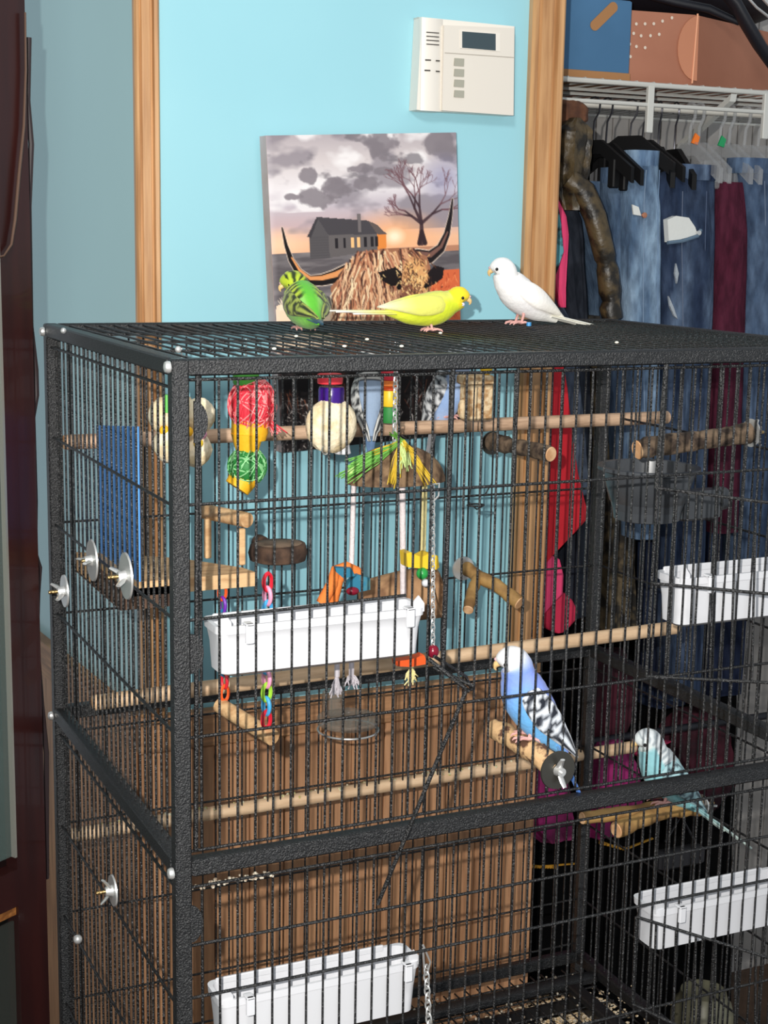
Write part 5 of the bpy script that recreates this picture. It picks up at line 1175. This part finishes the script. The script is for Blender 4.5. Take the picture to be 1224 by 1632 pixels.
def scheme(face, breast, belly, rump, nape=None, bar=None, wbase=(240, 240, 240), wdark=None, tail0=(120, 160, 200), tail1=(60, 90, 150), barf=1.6, backcol=None, flight=None, barlo=.46, bw=(.1, 2.2), wd=.15, wf=1.45):
    def body(t, dors, lat, a, i):
        c = lerp3(rump, belly, t/.28); c = lerp3(c, breast, (t-.34)/.24)
        if dors > bw[0] and backcol is not None and t < .64: c = lerp3(c, backcol, (dors-bw[0])*bw[1])
        if t > .66: c = lerp3(c, face, (t-.66)/.08)
        if bar is not None and barlo < t < .88 and dors > .0+max(0, (t-.76))*5:
            g = .5+.5*math.sin(i*barf+1.2*math.cos(a*2)); c = lerp3(nape or face, bar, (g-.42)*5)
            if bw[0] > .5 and t < .6: c = lerp3(c, backcol, (dors-bw[0])*bw[1])
        return c
    def wing(t, u, i, k):
        if wdark is None: return lerp3(wbase, flight or wbase, (t-.45)*2)
        if t < .60:
            row = (i+.8*math.sin(k*1.25+i*.55))*wf; g = math.sin(row)+.55*math.sin(k*2.1+i*.8); return lerp3(wbase, wdark, g*1.6+wd)
        g = math.sin(k*1.6+t*5); return lerp3(wbase, wdark, g*2.2+wd+.15)
    def tl(t, j): return lerp3(tail0, tail1, t*1.2)
    return dict(body=body, wing=wing, tail=tl)
def top_at(px, py): return PZp(px, py, .003)
# --- three birds on the roof
q = top_at(497, 524); S = scheme((176, 196, 50), (120, 200, 50), (150, 205, 110), (104, 190, 60), nape=(176, 196, 60), bar=(46, 58, 30), wbase=(150, 164, 78), wdark=(44, 52, 34), tail0=(70, 130, 110), tail1=(40, 80, 100), backcol=(96, 186, 56), barlo=.26, barf=1.5, bw=(.86, 9), wd=.3)
budgie('green and yellow budgerigar with dark wing scallops, seen from behind on the cage roof', (q.x-.012, q.y-.005, .0030), math.radians(84), math.radians(20), math.radians(80), S, .92, tailp=math.radians(10), fluff=1.2, hup=.55, tlen=.4)
q = top_at(686, 527); S = scheme((240, 214, 44), (208, 220, 48), (206, 218, 52), (222, 228, 70), wbase=(214, 214, 104), flight=(226, 220, 196), tail0=(228, 228, 96), tail1=(228, 224, 216), backcol=(216, 218, 100))
S['cheek'] = mat('pale_cheek', (214, 208, 226), .7)
budgie('bright yellow budgerigar crouching level on the cage roof, facing right', (q.x, q.y, .0030), math.radians(-8), math.radians(8), math.radians(-16), S, .88, tailp=math.radians(0), hup=.25, tlen=1.15)
q = top_at(826, 516); S = scheme((246, 244, 242), (244, 242, 240), (238, 236, 236), (244, 242, 232), wbase=(248, 244, 238), flight=(246, 240, 222), tail0=(240, 238, 226), tail1=(236, 234, 222))
wb_ = budgie('all-white budgerigar with a blue leg ring, on the cage roof facing left', (q.x, q.y, .0030), math.radians(176), math.radians(35), math.radians(-30), S, 1.0, tailp=math.radians(12), hup=.75, tlen=1.1, lift=.004)
m = MB(); p = PZp(841, 514, .010); m.tube([(p.x, p.y-.003, .006), (p.x, p.y-.003, .0105)], .0030, n=12); m.build('leg_ring', M['leg_ring'], wb_)
# --- blue bird on the half-peeled perch
S = scheme((236, 236, 238), (128, 156, 230), (110, 180, 236), (120, 186, 236), wbase=(226, 232, 240), wdark=(34, 38, 48), tail0=(110, 176, 230), tail1=(70, 120, 200), backcol=(134, 156, 232), barf=1.9, wd=.55, wf=1.7)
pb = fm[1].lerp(fm[2], .7)
budgie('blue and white budgerigar with black-scalloped wing on the front bark perch', (pb.x, pb.y, pb.z+.0115), math.radians(158), math.radians(58), math.radians(-12), S, 1.10, tailp=math.radians(66), hup=.55, tlen=.8)
# --- turquoise bird on the forked perch
S = scheme((232, 240, 240), (150, 206, 214), (150, 210, 216), (140, 204, 206), nape=(230, 236, 238), bar=(170, 180, 186), wbase=(176, 214, 220), wdark=(60, 74, 84), tail0=(160, 216, 222), tail1=(196, 214, 206), backcol=(176, 220, 226))
qf = P(1052, 1289, c_.y if False else PXp(1112, 1284, XR-.012).y)
budgie('pale turquoise budgerigar with long tail on the forked branch, behind the middle rail', (qf.x, qf.y-.002, qf.z+.0105), math.radians(166), math.radians(52), math.radians(-10), S, 1.12, tailp=math.radians(38), hup=.5, tlen=1.15)
# --- two birds on the top dowel
S = scheme((220, 226, 240), (186, 204, 236), (160, 190, 236), (196, 206, 226), nape=(230, 232, 236), bar=(60, 64, 70), wbase=(226, 228, 230), wdark=(56, 58, 64), tail0=(176, 176, 180), tail1=(130, 130, 134), backcol=(200, 208, 230))
y_ = d1a.y; qq = P(716, 676, y_)
budgie('pale blue budgerigar upright on the top dowel just under the roof, grey tail below', (qq.x, y_, qq.z+.0085), math.radians(-58), math.radians(66), math.radians(10), S, 1.05, tailp=math.radians(80), hup=.35, fluff=1.05, tlen=.95)
S = scheme((212, 210, 206), (176, 190, 206), (126, 158, 190), (120, 150, 184), nape=(214, 212, 208), bar=(44, 46, 50), wbase=(206, 206, 202), wdark=(50, 52, 54), tail0=(110, 140, 176), tail1=(90, 116, 150), backcol=(150, 170, 196))
qq = P(588, 680, y_)
budgie('spotted grey and blue budgerigar on the top dowel, right of the cream loofah disc', (qq.x, y_, qq.z+.0085), math.radians(70), math.radians(62), math.radians(40), S, .98, tailp=math.radians(84), hup=.3, fluff=1.0, tlen=.55)

# ---------------------------------------------------------------- lift everything (written relative to the cage roof) to stand on the floor
for ob_ in list(COL.objects):
    if ob_.parent is None and ob_.type in {'MESH', 'EMPTY'}:
        ob_.location.z += BASE_Z
